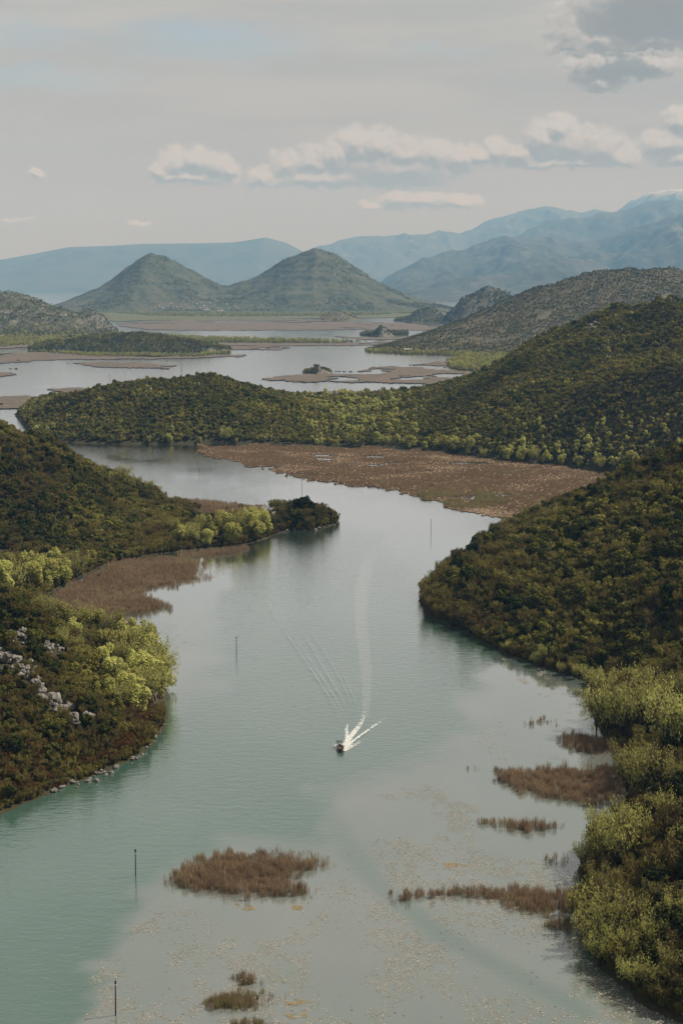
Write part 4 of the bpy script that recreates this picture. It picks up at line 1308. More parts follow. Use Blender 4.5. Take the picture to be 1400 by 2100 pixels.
REEDS = [  # name label polygon spacing warp scale green-share thin-share
    ('large brown reed island standing in the shallow water near the posts', [(340, 1800), (380, 1775), (440, 1758), (520, 1748), (600, 1758), (675, 1772), (672, 1784), (615, 1792), (585, 1806), (645, 1828), (630, 1842), (560, 1842), (480, 1840), (400, 1826), (355, 1818)], 0.75, (16, 8), 1.0, 0.10),
    ('wide brown reed bed reaching out from the right willows', [(1012, 1590), (1060, 1582), (1150, 1578), (1250, 1578), (1290, 1610), (1262, 1648), (1195, 1650), (1120, 1640), (1055, 1630), (1040, 1612), (1000, 1606)], 0.75, (18, 8), 1.0, 0.04),
    ('narrow strip of brown reeds beyond the right shallows', [(975, 1676), (1030, 1686), (1100, 1694), (1150, 1690), (1148, 1702), (1095, 1710), (1030, 1700), (980, 1692)], 0.75, (10, 5), 0.95, 0.05),
    ('long thin line of reeds leading to a thick clump by the right bank', [(790, 1834), (850, 1830), (930, 1826), (1030, 1822), (1100, 1826), (1185, 1836), (1205, 1868), (1130, 1882), (1060, 1872), (1020, 1850), (940, 1840), (850, 1846), (812, 1858)], 0.75, (12, 7), 1.0, 0.05),
    ('small reed tuft row beside the lower right willows', [(1100, 1892), (1180, 1886), (1190, 1908), (1130, 1912)], 0.9, (8, 5), 0.95, 0.05),
    ('brown reeds at the mouth of the right cove', [(1140, 1512), (1180, 1502), (1240, 1516), (1270, 1540), (1205, 1550), (1155, 1536)], 0.8, (12, 6), 1.0, 0.02),
    ('faint thin reed line across the right cove', [(1050, 1482), (1100, 1474), (1150, 1480), (1150, 1488), (1060, 1492)], 1.6, (12, 4), 0.8, 0.0),
    ('yellowish reed tuft nearest to the camera at the bottom', [(415, 2052), (440, 2040), (500, 2036), (556, 2044), (540, 2072), (480, 2078), (430, 2074)], 0.7, (14, 8), 0.85, 0.75),
    ('small round green reed tuft at the bottom', [(474, 2006), (500, 2000), (534, 2006), (530, 2022), (490, 2024)], 0.7, (6, 4), 0.85, 0.85),
    ('low reed tuft cut by the bottom edge', [(468, 2100), (500, 2090), (548, 2092), (560, 2120), (480, 2130)], 0.7, (8, 5), 0.85, 0.6),
    ('tiny pale reed clump near the bottom edge', [(556, 2098), (575, 2094), (582, 2106), (560, 2110)], 0.7, (4, 3), 0.7, 0.95),
    ('tiny reed tuft pair by the right willows', [(1114, 1760), (1140, 1758), (1142, 1768), (1116, 1770)], 0.9, (4, 3), 0.9, 0.1),
    ('lone brown reed tuft by the right willows', [(1150, 1756), (1170, 1754), (1172, 1772), (1152, 1774)], 0.7, (3, 2), 1.1, 0.2),
    ('thin reeds at the edge of the right cove lilies', [(952, 1578), (990, 1570), (1010, 1580), (960, 1586)], 1.7, (6, 4), 0.8, 0.0),
    ('broad brown reed bay below the left willows', [(80, 1236), (160, 1192), (230, 1156), (330, 1140), (410, 1150), (405, 1190), (335, 1204), (295, 1218), (352, 1246), (305, 1258), (240, 1264), (305, 1294), (312, 1318), (250, 1300), (180, 1284), (110, 1262)], 0.95, (16, 6), 1.0, 0.03),
    ('reed fringe along the foot of the spit', [(360, 1130), (430, 1128), (500, 1122), (520, 1126), (470, 1140), (400, 1148), (365, 1144)], 1.0, (10, 4), 0.8, 0.05),
    ('reed flat behind the spit', [(335, 1026), (380, 1024), (440, 1028), (545, 1042), (540, 1058), (470, 1064), (400, 1062), (350, 1050)], 1.1, (10, 3), 1.0, 0.05),
]
for i, (lab, poly, sp, warp, sc_, gshare) in enumerate(REEDS):
    W3, g = px_scatter(poly, sp * 1.12, (warp[0] * 1.4, warp[1] * 1.3), 900 + i, soft=16.0 if i >= 14 else 30.0)
    n = len(W3)
    kd = np.where(g.uniform(size=n) < gshare * (0.4 + 1.2 * fbm(W3[:, 0] / 4, W3[:, 1] / 4, i, 2)), 'reedgreen', 'reed').astype(object)
    sv = sc_ * g.uniform(0.55, 1.1, n) * (0.6 + 0.8 * fbm(W3[:, 0] / 5, W3[:, 1] / 5, i + 3, 3))
    sv = np.stack([sv * 0.9, sv * 0.9, sv * g.uniform(0.7, 1.25, n)], 1)
    # frayed margin of single stalks
    W4, g = px_scatter(poly, sp * 1.7, (warp[0] * 2.8, warp[1] * 2.6), 950 + i)
    W3 = np.concatenate([W3, W4]); kd = np.concatenate([kd, np.full(len(W4), 'thinreed', object)]); s4 = sc_ * g.uniform(0.5, 1.05, len(W4)); sv = np.concatenate([sv, np.stack([s4, s4, s4], 1)])
    for L_ in (LEFT, RIGHT):
        hh = L_.height(W3[:, 0], W3[:, 1])
        W3[:, 2] = np.maximum(W3[:, 2], np.where(hh > 0, hh, -9))
    mass('reed_bed', lab, W3, kd, sv, g, ['reed', 'reedgreen', 'thinreed'], 0.04)

MARSH = [(395, 913), (520, 913), (650, 916), (800, 919), (930, 932), (1060, 951), (1180, 961), (1285, 977), (1240, 1004), (1150, 1034), (1080, 1062), (1000, 1057), (950, 1047), (900, 1032), (840, 1016), (780, 1002), (700, 991), (640, 981), (590, 972), (500, 951), (430, 935)]
mat_sheet('marsh_bed', 'flat brown marsh between the river bend and the wooded middle hill', MARSH, M['marsh'], (2.2, 1.0), (34, 7), 71, 0.35, 0.30, (110, 7))
W3, g = px_scatter(MARSH, 2.1, (34, 7), 71, 0.29, (110, 7))
u = g.uniform(size=len(W3))
kk = fbm(W3[:, 0] / 45, W3[:, 1] / 30, 88, 4)
mass('marsh_reeds', 'dense brown dead reeds covering the broad marsh', W3, np.where((kk > 0.60) & (u < 0.5), 'reedgreen', 'midreed').astype(object), (0.25 + 0.7 * kk) * g.uniform(0.7, 1.1, len(W3)), g, ['midreed', 'reedgreen'], 0.04)
GREENM = [(840, 1014), (880, 1008), (960, 1016), (1010, 1012), (1050, 1030), (980, 1046), (920, 1036)]
W3, g = px_scatter(GREENM, 2.6, (20, 5), 77, 0.36)
mass('marsh_green_reeds', 'yellow green sedge patch at the front of the broad marsh', W3, np.full(len(W3), 'reedgreen', object), g.uniform(0.8, 1.4, len(W3)), g, ['midreed', 'reedgreen'], 0.04)

FAR = [  # far reed mats on the lake
    ('brown marsh round the rocky islet in the lake', [(540, 776), (600, 770), (640, 764), (720, 762), (800, 752), (900, 742), (980, 738), (1020, 748), (975, 774), (900, 788), (800, 786), (650, 784), (560, 781)], 'marsh_far', (2.2, 0.6), (30, 3), 0.44, (70, 4.5)),
    ('brown flat behind the wooded isthmus', [(556, 810), (640, 804), (760, 803), (860, 806), (880, 816), (800, 836), (650, 838), (570, 828)], 'marsh_far', (2.2, 0.7), (24, 3), 0.28, (90, 6)),
    ('brown flat at the lake edge behind the left ridge', [(-20, 816), (50, 812), (96, 818), (60, 838), (-20, 840)], 'marsh_far', (2.2, 0.7), (14, 2), 0.3, (60, 5)),
    ('small brown reed tongue by the middle hill', [(95, 799), (160, 796), (200, 800), (140, 806)], 'marsh_far', (2.0, 0.6), (8, 1.2), 0.0, (60, 5)),
    ('drowned olive reed patch in the open lake', [(146, 745), (250, 742), (365, 750), (340, 757), (220, 754)], 'marsh_far', (2.2, 0.6), (18, 2.5), 0.36, (50, 4)),
    ('brown reed shore below the low hill', [(-20, 726), (100, 722), (250, 728), (400, 731), (505, 727), (490, 732), (300, 737), (100, 738), (-20, 747)], 'marsh_far', (2.4, 0.6), (14, 2), 0.3, (80, 4)),
    ('reed patch at the lake edge of the frame', [(-20, 763), (26, 765), (34, 769), (-20, 776)], 'marsh_far', (2.0, 0.6), (8, 1.2), 0.2, (40, 4)),
    ('thin reed bar off the low hill point', [(440, 709), (540, 711), (600, 713), (570, 718), (450, 717)], 'marsh_far', (2.4, 0.5), (14, 1.5), 0.36, (60, 3)),
    ('wide dull brown marsh in front of the twin hills', [(236, 664), (400, 656), (600, 655), (740, 660), (850, 664), (905, 670), (760, 675), (600, 678), (300, 677)], 'marsh_far', (3.0, 0.5), (26, 2), 0.34, (150, 3)),
    ('brown reed edge of the willow strip', [(300, 702), (420, 703), (560, 704), (700, 704), (860, 700), (905, 703), (800, 708), (560, 710), (400, 708)], 'marsh_far', (2.6, 0.5), (16, 1.2), 0.25, (90, 3)),
    ('narrow brown reed bar near the wooded islet', [(690, 690), (760, 693), (860, 691), (850, 696), (740, 697)], 'marsh_far', (2.6, 0.5), (14, 1), 0.2, (70, 3)),
    ('green shore meadow at the foot of the twin hills', [(200, 641), (400, 643), (620, 644), (800, 643), (930, 640), (900, 652), (700, 652), (500, 656), (300, 657), (235, 660)], 'marsh_green', (3.0, 0.5), (16, 1), 0.2, (150, 3)),
    ('brown reed flats beside the pale meadow channel', [(740, 671), (860, 668), (905, 672), (880, 677), (760, 678)], 'marsh_far', (2.6, 0.5), (14, 1), 0.25, (70, 3)),
    ('reed flats under the cliff hill', [(-20, 692), (120, 692), (240, 690), (300, 694), (220, 702), (60, 712), (-20, 716)], 'marsh_far', (2.6, 0.6), (14, 2), 0.3, (70, 4)),
]
for i, (lab, poly, mt, cell, warp, ch, chs) in enumerate(FAR):
    mat_sheet('marsh_bed', lab, poly, M[mt], cell, warp, 300 + i * 7, 0.7 if mt == 'marsh' else 1.0, ch, chs)

STRIPS = [  # far pale willow belts
    ('pale green willow belt across the lake', [(345, 690), (430, 694), (560, 698), (690, 701), (760, 702), (700, 705), (540, 704), (380, 702)], 11.0, (14, 1.2), 1.25),
    ('pale green willows below the cliff hill', [(-20, 690), (100, 690), (190, 688), (160, 700), (60, 708), (-20, 712)], 12.0, (14, 2), 1.2),
    ('pale green tree belt at the foot of the twin hills', [(215, 640), (400, 643), (620, 645), (800, 643), (920, 640), (880, 645), (700, 648), (500, 650), (300, 648)], 24.0, (16, 1), 1.6),
    ('light green bushes at the foot of the scrub hill', [(915, 742), (960, 730), (1020, 728), (1060, 735), (1030, 750), (970, 762), (925, 756)], 6.5, (12, 3), 1.0),
    ('pale bushes along the shore of the low hill', [(60, 720), (200, 727), (400, 730), (470, 722), (470, 726), (380, 733), (180, 731)], 8.0, (10, 1.5), 0.9),
    ('yellowish bushes along the point of the scrub hill', [(745, 718), (830, 722), (950, 726), (1000, 727), (1000, 731), (830, 727), (750, 722)], 7.5, (8, 1), 0.9),
]
for i, (lab, poly, sp, warp, sc_) in enumerate(STRIPS):
    W3, g = px_scatter(poly, sp, warp, 400 + i, 0.3, (70, 4))
    W3[:, 2] = 0.2
    for L_ in (LOWHILL, SCRUB, CLIFF):
        hh = L_.height(W3[:, 0], W3[:, 1])
        W3[:, 2] = np.maximum(W3[:, 2], np.where(hh > 0, hh, -9))
    mass('willow_belt', lab, W3, np.where(g.uniform(size=len(W3)) < 0.8, 'far_willow', 'far_budding').astype(object), sc_ * g.uniform(0.6, 1.15, len(W3)), g, ['far_evergreen', 'far_budding', 'far_willow', 'far_rusty'])

# ------------------------------------------------------------------ water lilies
def lily_mat():
    m, t, out = new_mat('lily_pad')
    geo = t.n('ShaderNodeNewGeometry')
    cr = t.n('ShaderNodeValToRGB')
    t.put(cr.inputs[0], geo.outputs['Random Per Island'])
    els = cr.color_ramp.elements
    els[0].position = 0.0; els[0].color = (0.13, 0.12, 0.10, 1)
    els[1].position = 1.0; els[1].color = (0.34, 0.31, 0.285, 1)
    for p_, c_ in ((0.25, (0.17, 0.16, 0.115, 1)), (0.55, (0.26, 0.232, 0.212, 1)), (0.8, (0.285, 0.262, 0.20, 1))):
        e = els.new(p_); e.color = c_
    p = princ(t, cr.outputs[0], 0.6, 0.12)
    t.t.links.new(p.outputs[0], out.inputs[0])
    return m
M['lily'] = lily_mat()
M['lily_dark'] = plain('dark_lily', (0.045, 0.05, 0.035), 0.6)
M['lily_gold'] = plain('golden_weed', (0.20, 0.15, 0.07), 0.8)

def lilies(name, label, poly, spacing, warp, seed, thr, chs, size, mat, height=0.02, hole=None):
    W3, g = px_scatter(poly, spacing, warp, seed)
    px, py, dep = project(W3)
    k = fbm(W3[:, 0] / chs[0], W3[:, 1] / chs[1], seed + 4, 5)
    k2 = fbm(W3[:, 0] / 2.2, W3[:, 1] / 3.0, seed + 6, 3)
    pr = np.clip((k - thr) / 0.12, 0.0, 1) * np.clip((k2 - 0.40) / 0.16, 0.04, 1)
    if hole is not None:
        pr = pr * hole(px, py)
    keep = g.uniform(size=len(W3)) < pr
    W3 = W3[keep]
    n = len(W3)
    r = size * g.uniform(0.55, 1.25, n)
    a = np.linspace(0, 2 * math.pi, 7)[:-1]
    th = g.uniform(0, 6.28, n)
    ring = np.stack([np.cos(a[None] + th[:, None]) * r[:, None], np.sin(a[None] + th[:, None]) * r[:, None] * g.uniform(0.7, 1.0, (n, 1)), np.zeros((n, 6))], -1)
    V = W3[:, None, :] + ring
    tl = g.normal(size=(n, 2, 1)) * 0.16
    V[..., 2] = height + g.uniform(0, 0.02, (n, 1)) + np.abs(ring[..., 0] * tl[:, 0] + ring[..., 1] * tl[:, 1])
    o = obj(name, mesh_np(name, V.reshape(-1, 3), np.arange(6 * n).reshape(n, 6), mat))
    tag(o, label, None, None, 'stuff')
    return n

nl = 0
nl += lilies('water_lilies', 'pinkish water lily pads spread over the calm near shallows', [(180, 2250), (200, 2000), (290, 1880), (400, 1850), (620, 1860), (700, 1740), (690, 1640), (900, 1600), (980, 1660), (960, 1740), (1180, 1780), (1180, 1960), (1420, 2110), (1420, 2250)], 0.45, (40, 22), 501, 0.41, (18, 30), 0.16, M['lily'], hole=lane)
nl += lilies('water_lilies', 'dense brown lily pads in the dark cove below the right hill', [(1025, 1345), (1080, 1355), (1160, 1385), (1230, 1400), (1235, 1450), (1150, 1470), (1090, 1420), (1040, 1380)], 0.55, (14, 8), 511, 0.38, (10, 16), 0.24, M['lily'])
nl += lilies('water_lilies', 'pale lily pads under the lower right willows', [(1180, 1780), (1210, 1770), (1210, 1830), (1190, 1920), (1230, 2000), (1330, 2060), (1420, 2110), (1380, 2120), (1240, 2050), (1170, 1960), (1165, 1860)], 0.5, (12, 8), 521, 0.30, (8, 12), 0.22, M['lily'])
nl += lilies('water_lilies', 'pale lily pads off the left reed bay', [(395, 1160), (450, 1150), (480, 1165), (440, 1190), (400, 1195)], 0.9, (14, 6), 531, 0.36, (10, 20), 0.25, M['lily'])
nl += lilies('water_lilies', 'scattered lily pads below the left reed bay', [(320, 1270), (380, 1290), (400, 1320), (360, 1330), (325, 1310)], 0.9, (14, 6), 532, 0.40, (8, 14), 0.22, M['lily'])
nl += lilies('water_lilies', 'thin lily pads at the mouth of the right cove', [(950, 1560), (1000, 1480), (1080, 1460), (1230, 1500), (1250, 1560), (1100, 1565)], 1.0, (20, 8), 541, 0.42, (10, 20), 0.18, M['lily'])
lilies('lily_buds', 'dark buds and drowned pads dotting the lily field', [(250, 2200), (300, 1880), (640, 1860), (700, 1660), (900, 1640), (980, 1760), (1170, 1800), (1190, 1980), (1400, 2200)], 3.2, (30, 16), 551, 0.52, (12, 18), 0.16, M['lily_dark'], 0.05)
for i, (lab, pl_) in enumerate([('golden floating weed below the reed island', [(484, 1852), (515, 1848), (520, 1866), (490, 1868)]), ('small golden weed patch beside the reed island', [(598, 1858), (622, 1856), (620, 1866), (602, 1866)]), ('golden weed streak near the bottom reeds', [(570, 2054), (610, 2048), (650, 2056), (600, 2062)]),
                                ('golden weed streak at the bottom edge', [(580, 2080), (625, 2074), (630, 2086), (590, 2090)]), ('yellow weed streak by the right lilies', [(895, 1772), (930, 1768), (970, 1776), (910, 1780)])]):
    lilies('floating_weed', lab, pl_, 0.32, (8, 4), 560 + i, 0.2, (3, 5), 0.2, M['lily_gold'], 0.03)
print('LILIES', nl)

# ------------------------------------------------------------------ rocks
def rock_mat():
    m, t, out = new_mat('limestone')
    tcn = t.n('ShaderNodeTexCoord')
    oi = t.n('ShaderNodeObjectInfo')
    v = t.v('ADD', tcn.outputs['Object'], oi.outputs['Location'])
    n1 = t.noise(v, 0.9, 6, 0.65); n2 = t.noise(v, 3.5, 6, 0.7)
    c = t.mix(t.ss(n1, 0.35, 0.65), (0.110, 0.102, 0.092), (0.235, 0.22, 0.203))
    c = t.mix(t.ss(n2, 0.50, 0.70, 0, 0.8), c, (0.035, 0.032, 0.028))
    b = t.n('ShaderNodeBump'); b.inputs['Strength'].default_value = 0.9; b.inputs['Distance'].default_value = 0.25
    t.put(b.inputs['Height'], n2)
    p = princ(t, c, 0.9, 0.15, b.outputs[0])
    t.t.links.new(p.outputs[0], out.inputs[0])
    return m
M['rock'] = rock_mat()
import bmesh
from mathutils import noise as mnoise
ROCKS = []
for s in range(7):
    bm = bmesh.new()
    bmesh.ops.create_icosphere(bm, subdivisions=3, radius=1.0)
    off = Vector((s * 7.3, s * 3.1, 1.7))
    for v in bm.verts:
        n_ = v.co.normalized()
        cell = mnoise.voronoi(n_ * 1.5 + off)[0][0]
        k = 0.62 + 0.55 * cell + 0.28 * mnoise.noise(n_ * 1.3 + off) + 0.12 * mnoise.noise(n_ * 4 + off)
        v.co = n_ * k
        v.co.z *= 0.85
    me = bpy.data.meshes.new('limestone_rock')
    bm.to_mesh(me); bm.free()
    me.materials.append(M['rock'])
    ROCKS.append(me)
def rock(px, py, size, lab, group, k, stretch=(1, 1, 1), sink=0.22, tilt=0.4):
    p = snap(None, px, py)
    o = obj('rock', ROCKS[k % len(ROCKS)], None, (p[0], p[1], p[2] + size * stretch[2] * (0.5 - sink)))
    o.scale = tuple(size * 0.62 * q for q in stretch)
    rr = random.Random(k * 31 + int(px))
    o.rotation_euler = (rr.uniform(-tilt, tilt), rr.uniform(-tilt, tilt), rr.uniform(0, 6.28))
    tag(o, lab, 'rock', group)
rr = random.Random(5)
def along(pts, n, jit):
    out = []
    segs = [math.hypot(b[0] - a[0], b[1] - a[1]) for a, b in zip(pts[:-1], pts[1:])]
    T = sum(segs)
    for i in range(n):
        d = rr.random() * T
        for (a, b), L in zip(zip(pts[:-1], pts[1:]), segs):
            if d <= L:
                out.append((a[0] + (b[0] - a[0]) * d / L + rr.gauss(0, jit[0]), a[1] + (b[1] - a[1]) * d / L + rr.gauss(0, jit[1])))
                break
            d -= L
    return out
k = 0
for (x, y) in along([(2, 1352), (30, 1365), (62, 1390), (85, 1420), (105, 1445), (135, 1465), (180, 1486)], 84, (14, 12)):
    rock(x, y, rr.uniform(1.0, 3.4), 'grey limestone rock in the long rib crossing the left hillside', 'limestone rib on the left hillside', k, (1, 1, rr.uniform(0.8, 1.5))); k += 1
for (x, y) in along([(14, 1300), (48, 1305), (62, 1328)], 26, (9, 8)):
    rock(x, y, rr.uniform(0.8, 2.2), 'pale limestone rock in the upper outcrop above the rib', 'upper outcrop on the left hillside', k); k += 1
for (x, y) in along([(95, 1322), (122, 1340), (130, 1356)], 20, (9, 6)):
    rock(x, y, rr.uniform(0.8, 2.0), 'pinkish limestone rock in the outcrop beside the willow row', 'outcrop beside the left willows', k); k += 1
for (x, y) in along([(105, 1628), (150, 1612), (200, 1590), (250, 1568), (290, 1552), (308, 1528), (318, 1512), (330, 1495), (334, 1478)], 56, (5, 4)):
    rock(x, y, rr.uniform(0.5, 1.5), 'small brown shore rock at the foot of the left hill', 'shore rocks below the left hill', k, (1, 1, 0.8)); k += 1
for (x, y) in along([(20, 1560), (80, 1540), (150, 1520)], 16, (30, 30)):
    rock(x, y, rr.uniform(0.6, 1.5), 'small pale rock among the lower left scrub', 'rocks in the lower left scrub', k); k += 1
for (x, y) in along([(368, 1085), (352, 1078), (378, 1092), (270, 1055), (262, 1048)], 12, (6, 3)):
    rock(x, y, rr.uniform(1.0, 2.2), 'grey rock among bushes at the root of the spit', 'rocks at the root of the spit', k); k += 1
for (x, y, s) in [(548, 1052, 6.0), (556, 1060, 5.5), (540, 1046, 4.0), (564, 1068, 4.0), (550, 1066, 3.0)]:
    rock(x, y, s, 'smooth pale rock slab between the willows and the wooded point of the spit', 'pale slab of the spit', k, (1.3, 1, 0.7)); k += 1
for (x, y) in along([(560, 1092), (600, 1088), (650, 1085), (690, 1074), (694, 1068)], 26, (4, 2)):
    rock(x, y, rr.uniform(0.7, 2.0), 'small shore rock round the wooded point of the spit', 'shore rocks of the spit point', k, (1, 1, 0.8)); k += 1
for (x, y) in [(1362, 600), (1370, 612), (1358, 622), (1378, 606), (1366, 592), (1210, 668), (1222, 664), (1216, 674), (1180, 672), (1250, 730), (1310, 735), (1120, 690), (1245, 723)]:
    rock(x, y, rr.uniform(3.0, 6.0), 'bare pale rock showing on the upper wooded slope', 'bare rocks on the middle hill', k, (1.3, 1, 0.8)); k += 1
for (x, y) in [(100, 905), (150, 945), (200, 1010), (120, 930), (165, 952), (110, 1052), (60, 985)]:
    rock(x, y, rr.uniform(1.4, 2.6), 'pale rock showing through the scrub of the left ridge', 'rocks on the left ridge', k); k += 1
rock(24, 756.5, 5.0, 'tiny dark rock standing out of the open lake', None, k, (1.6, 1, 0.5)); k += 1
rock(34, 756.5, 4.0, 'tiny dark rock beside another in the open lake', None, k, (1.6, 1, 0.4)); k += 1
print('ROCKS', k)

# the wooded point of the spit: dark bushes one by one
for i, (x, y, hp) in enumerate([(580, 1064, 32), (600, 1056, 34), (618, 1052, 36), (636, 1056, 38), (655, 1062, 34), (672, 1068, 22), (592, 1078, 24), (612, 1078, 26), (634, 1080, 26), (652, 1080, 22), (574, 1082, 20), (668, 1076, 16), (625, 1068, 30), (645, 1070, 28), (604, 1068, 28), (586, 1050, 24)]):
    p = snap(None, x, y)
    single('evergreen' if i % 4 else 'budding', p, float(hp * project(p)[2] / F_PX / 5.2), 0.7 * i, 'dark bush crowded on the rocky point of the spit', 'bush', 'bushes on the point of the spit')

# bare grey tree leaning over the water
def bare_tree(px, py, hp, label):
    p = snap(None, px, py)
    hm = hp * project(p)[2] / F_PX
    mb, V, Fq = stems_tree(777, hm, hm * 0.75, 7, 20, 0.02, 0.0, 260)
    e = empty('bare_tree', tuple(float(v) for v in p)); tag(e, label, 'tree')
    obj('trunk', mb.mesh('bare_trunk', M['greytwig']), e)
bare_tree(325, 1462, 56, 'bare grey leafless tree leaning over the water below the left willows')

# ------------------------------------------------------------------ channel posts
M['post'] = plain('tarred_post', (0.018, 0.016, 0.014), 0.7, 0.3, 3.0)
M['post_rust'] = plain('rusty_post', (0.040, 0.022, 0.016), 0.8, 0.4, 3.0)
M['white'] = plain('white_paint', (0.75, 0.73, 0.70), 0.6, 0.08, 3.0)
M['postgrey'] = plain('weathered_post', (0.10, 0.095, 0.085), 0.8, 0.3, 3.0)
def post(bx, by, ty, wid, label, mat, cap, lean=0.0):
    p = unproj(bx, by)
    ht = at_y(bx, ty, p[1])[2]
    e = empty('channel_post', (p[0], p[1], 0)); tag(e, label, 'post', 'channel posts standing in the water')
    e.rotation_euler = (0, lean, 0)
    r = wid / 2 * 1.25
    mb = MB(); mb.tube([(0, 0, -2.5), (0, 0, ht * 0.5), (0, 0, ht * 0.86)], [r * 1.05, r, r * 0.95], 10)
    obj('shaft', mb.mesh('post_shaft', mat, True), e)
    mb = MB(); mb.tube([(0, 0, ht * 0.86 + 0.003), (0, 0, ht * 0.885)], r * 1.12, 10)
    obj('band', mb.mesh('post_band', M['white']), e)
    mb = MB()
    if cap == 'can':
        mb.tube([(0, 0, ht * 0.885 + 0.003), (0, 0, ht)], [r * 1.35, r * 1.75], 10)
    elif cap == 'cone':
        mb.tube([(0, 0, ht * 0.885 + 0.003), (0, 0, ht * 0.95), (0.05, 0, ht)], [r * 1.35, r * 1.3, r * 0.12], 10)
    else:
        mb.tube([(0, 0, ht * 0.885 + 0.003), (0, 0, ht)], [r * 1.6, r * 1.6], 8)
    obj('topmark', mb.mesh('post_topmark', mat), e)
post(237.5, 2082, 2009, 0.24, 'tarred channel post with pointed top and white band, nearest to the camera', M['post_rust'], 'cone', 0.02)
post(278.5, 1797, 1742, 0.22, 'dark channel post with can topmark left of the reed island', M['post'], 'can', 0.012)
post(485, 1340, 1306, 0.22, 'thin dark channel post alone in the river left of the boat wake', M['post'], 'can')
post(883, 1093, 1065, 0.22, 'grey channel post near the marsh tip at the river bend', M['postgrey'], 'can')
post(619, 1010, 984, 0.22, 'faint grey channel post behind the wooded point of the spit', M['postgrey'], 'can')
post(373, 768, 735, 0.5, 'tall faint pole in the lake beyond the middle hill', M['postgrey'], 'can')
post(226, 786, 768, 0.4, 'short faint pole in the lake beside the ridge of the middle hill', M['postgrey'], 'can')

# ------------------------------------------------------------------ motor boat, people, wake
M['hull'] = plain('dark_hull', (0.012, 0.020, 0.015), 0.35, 0.2, 2.0, 0.5)
M['wood'] = plain('boat_wood', (0.22, 0.15, 0.09), 0.6, 0.3, 4.0)
M['darkwood'] = plain('wet_dark_wood', (0.035, 0.035, 0.026), 0.6, 0.3, 4.0)
M['metal'] = plain('grey_metal', (0.10, 0.10, 0.10), 0.4, 0.1, 4.0, 0.5)
M['canvas'] = plain('dark_canvas', (0.05, 0.055, 0.05), 0.85, 0.2, 4.0)
def hull_mesh(name, L, Wd, depth, rise, mat, shell=0.05, n=16, stern=0.75, prow=0.0):
    """open clinker shaped hull: outer skin, gunwale, inner skin; bow to -Y"""
    secs = []
    for i in range(n + 1):
        t_ = i / n
        w = Wd / 2 * (min(1.0, (t_ / 0.42) ** 0.62) if t_ < 0.42 else 1 - (1 - stern) * ((t_ - 0.42) / 0.58) ** 2)
        w = max(w, 0.02)
        zt = depth * 0.62 + rise * max(0, 1 - t_ / 0.5) ** 2 + prow * max(0, 1 - t_ / 0.12) ** 2
        zb = -depth * 0.38 + rise * 0.8 * max(0, 1 - t_ / 0.22) ** 2
        secs.append((t_ * L - L / 2, w, zt, zb))
    V, F_ = [], []
    prof = [(-1, 1), (-0.92, 0.55), (-0.62, 0.12), (0, 0), (0.62, 0.12), (0.92, 0.55), (1, 1)]
    m_ = len(prof)
    for inner in (0, 1):
        for (y, w, zt, zb) in secs:
            for (a, b) in prof:
                ww = max(0.005, w - inner * shell)
                zz = zb + (zt - zb) * b + (inner * shell if b < 0.9 else 0)
                V.append((a * ww, y, zz))
    for inner in (0, 1):
        o_ = inner * (n + 1) * m_
        for i in range(n):
            for j in range(m_ - 1):
                q = (o_ + i * m_ + j, o_ + i * m_ + j + 1, o_ + (i + 1) * m_ + j + 1, o_ + (i + 1) * m_ + j)
                F_.append(q if inner else q[::-1])
    o_ = (n + 1) * m_
    for i in range(n):
        for j in (0, m_ - 1):
            F_.append((i * m_ + j, (i + 1) * m_ + j, o_ + (i + 1) * m_ + j, o_ + i * m_ + j))
    F_.append(tuple(n * m_ + j for j in range(m_)))
    F_.append(tuple(o_ + n * m_ + j for j in range(m_))[::-1])
    return mesh_np(name, V, F_, mat)

BP = unproj(698, 1537)
HEAD = R(9)     # bow towards the camera, turned a little
boat = empty('motor_boat', (BP[0], BP[1], 0.12), HEAD)
boat.rotation_euler = (R(-3), 0, HEAD)
tag(boat, 'small dark motor boat with canopy speeding down the river, trailing white wake', 'boat')
hl = obj('hull', hull_mesh('boat_hull', 6.6, 2.15, 0.95, 0.35, M['hull']), boat)
mb = MB()
for s in (-1, 1):
    mb.tube([(s * 1.06, -0.3, 0.62), (s * 1.06, 1.2, 0.61), (s * 0.86, 3.25, 0.60)], 0.045, 6)
    mb.tube([(s * 0.12, -3.2, 0.98), (s * 0.62, -2.2, 0.80), (s * 1.0, -0.9, 0.64), (s * 1.06, -0.3, 0.62)], 0.045, 6)
obj('gunwale', mb.mesh('boat_gunwale', M['wood']), hl)
for y in (-1.3, 0.1, 1.5):
    mb = MB(); mb.box(-0.95, 0.95, y - 0.17, y + 0.17, 0.20, 0.26)
    obj('bench', mb.mesh('boat_bench', M['wood']), boat)
mb = MB(); mb.box(-0.88, 0.88, -1.9, 3.0, -0.12, -0.07)
obj('floor_board', mb.mesh('boat_floor', M['wood']), boat)
mb = MB()
prof = [(-1.05, 1.98), (-0.6, 2.12), (0, 2.16), (0.6, 2.12), (1.05, 1.98)]
Vc = [(x, y, z + dz) for dz in (0, 0.05) for y in (0.2, 1.5, 2.9) for (x, z) in prof]
Fc = []
for b_ in (0, 15):
    for i in range(2):
        for j in range(4):
            q = (b_ + i * 5 + j, b_ + i * 5 + j + 1, b_ + (i + 1) * 5 + j + 1, b_ + (i + 1) * 5 + j)
            Fc.append(q if b_ else q[::-1])
for j in range(4):
    Fc.append((j, j + 1, 15 + j + 1, 15 + j)); Fc.append((10 + j + 1, 10 + j, 25 + j, 25 + j + 1))
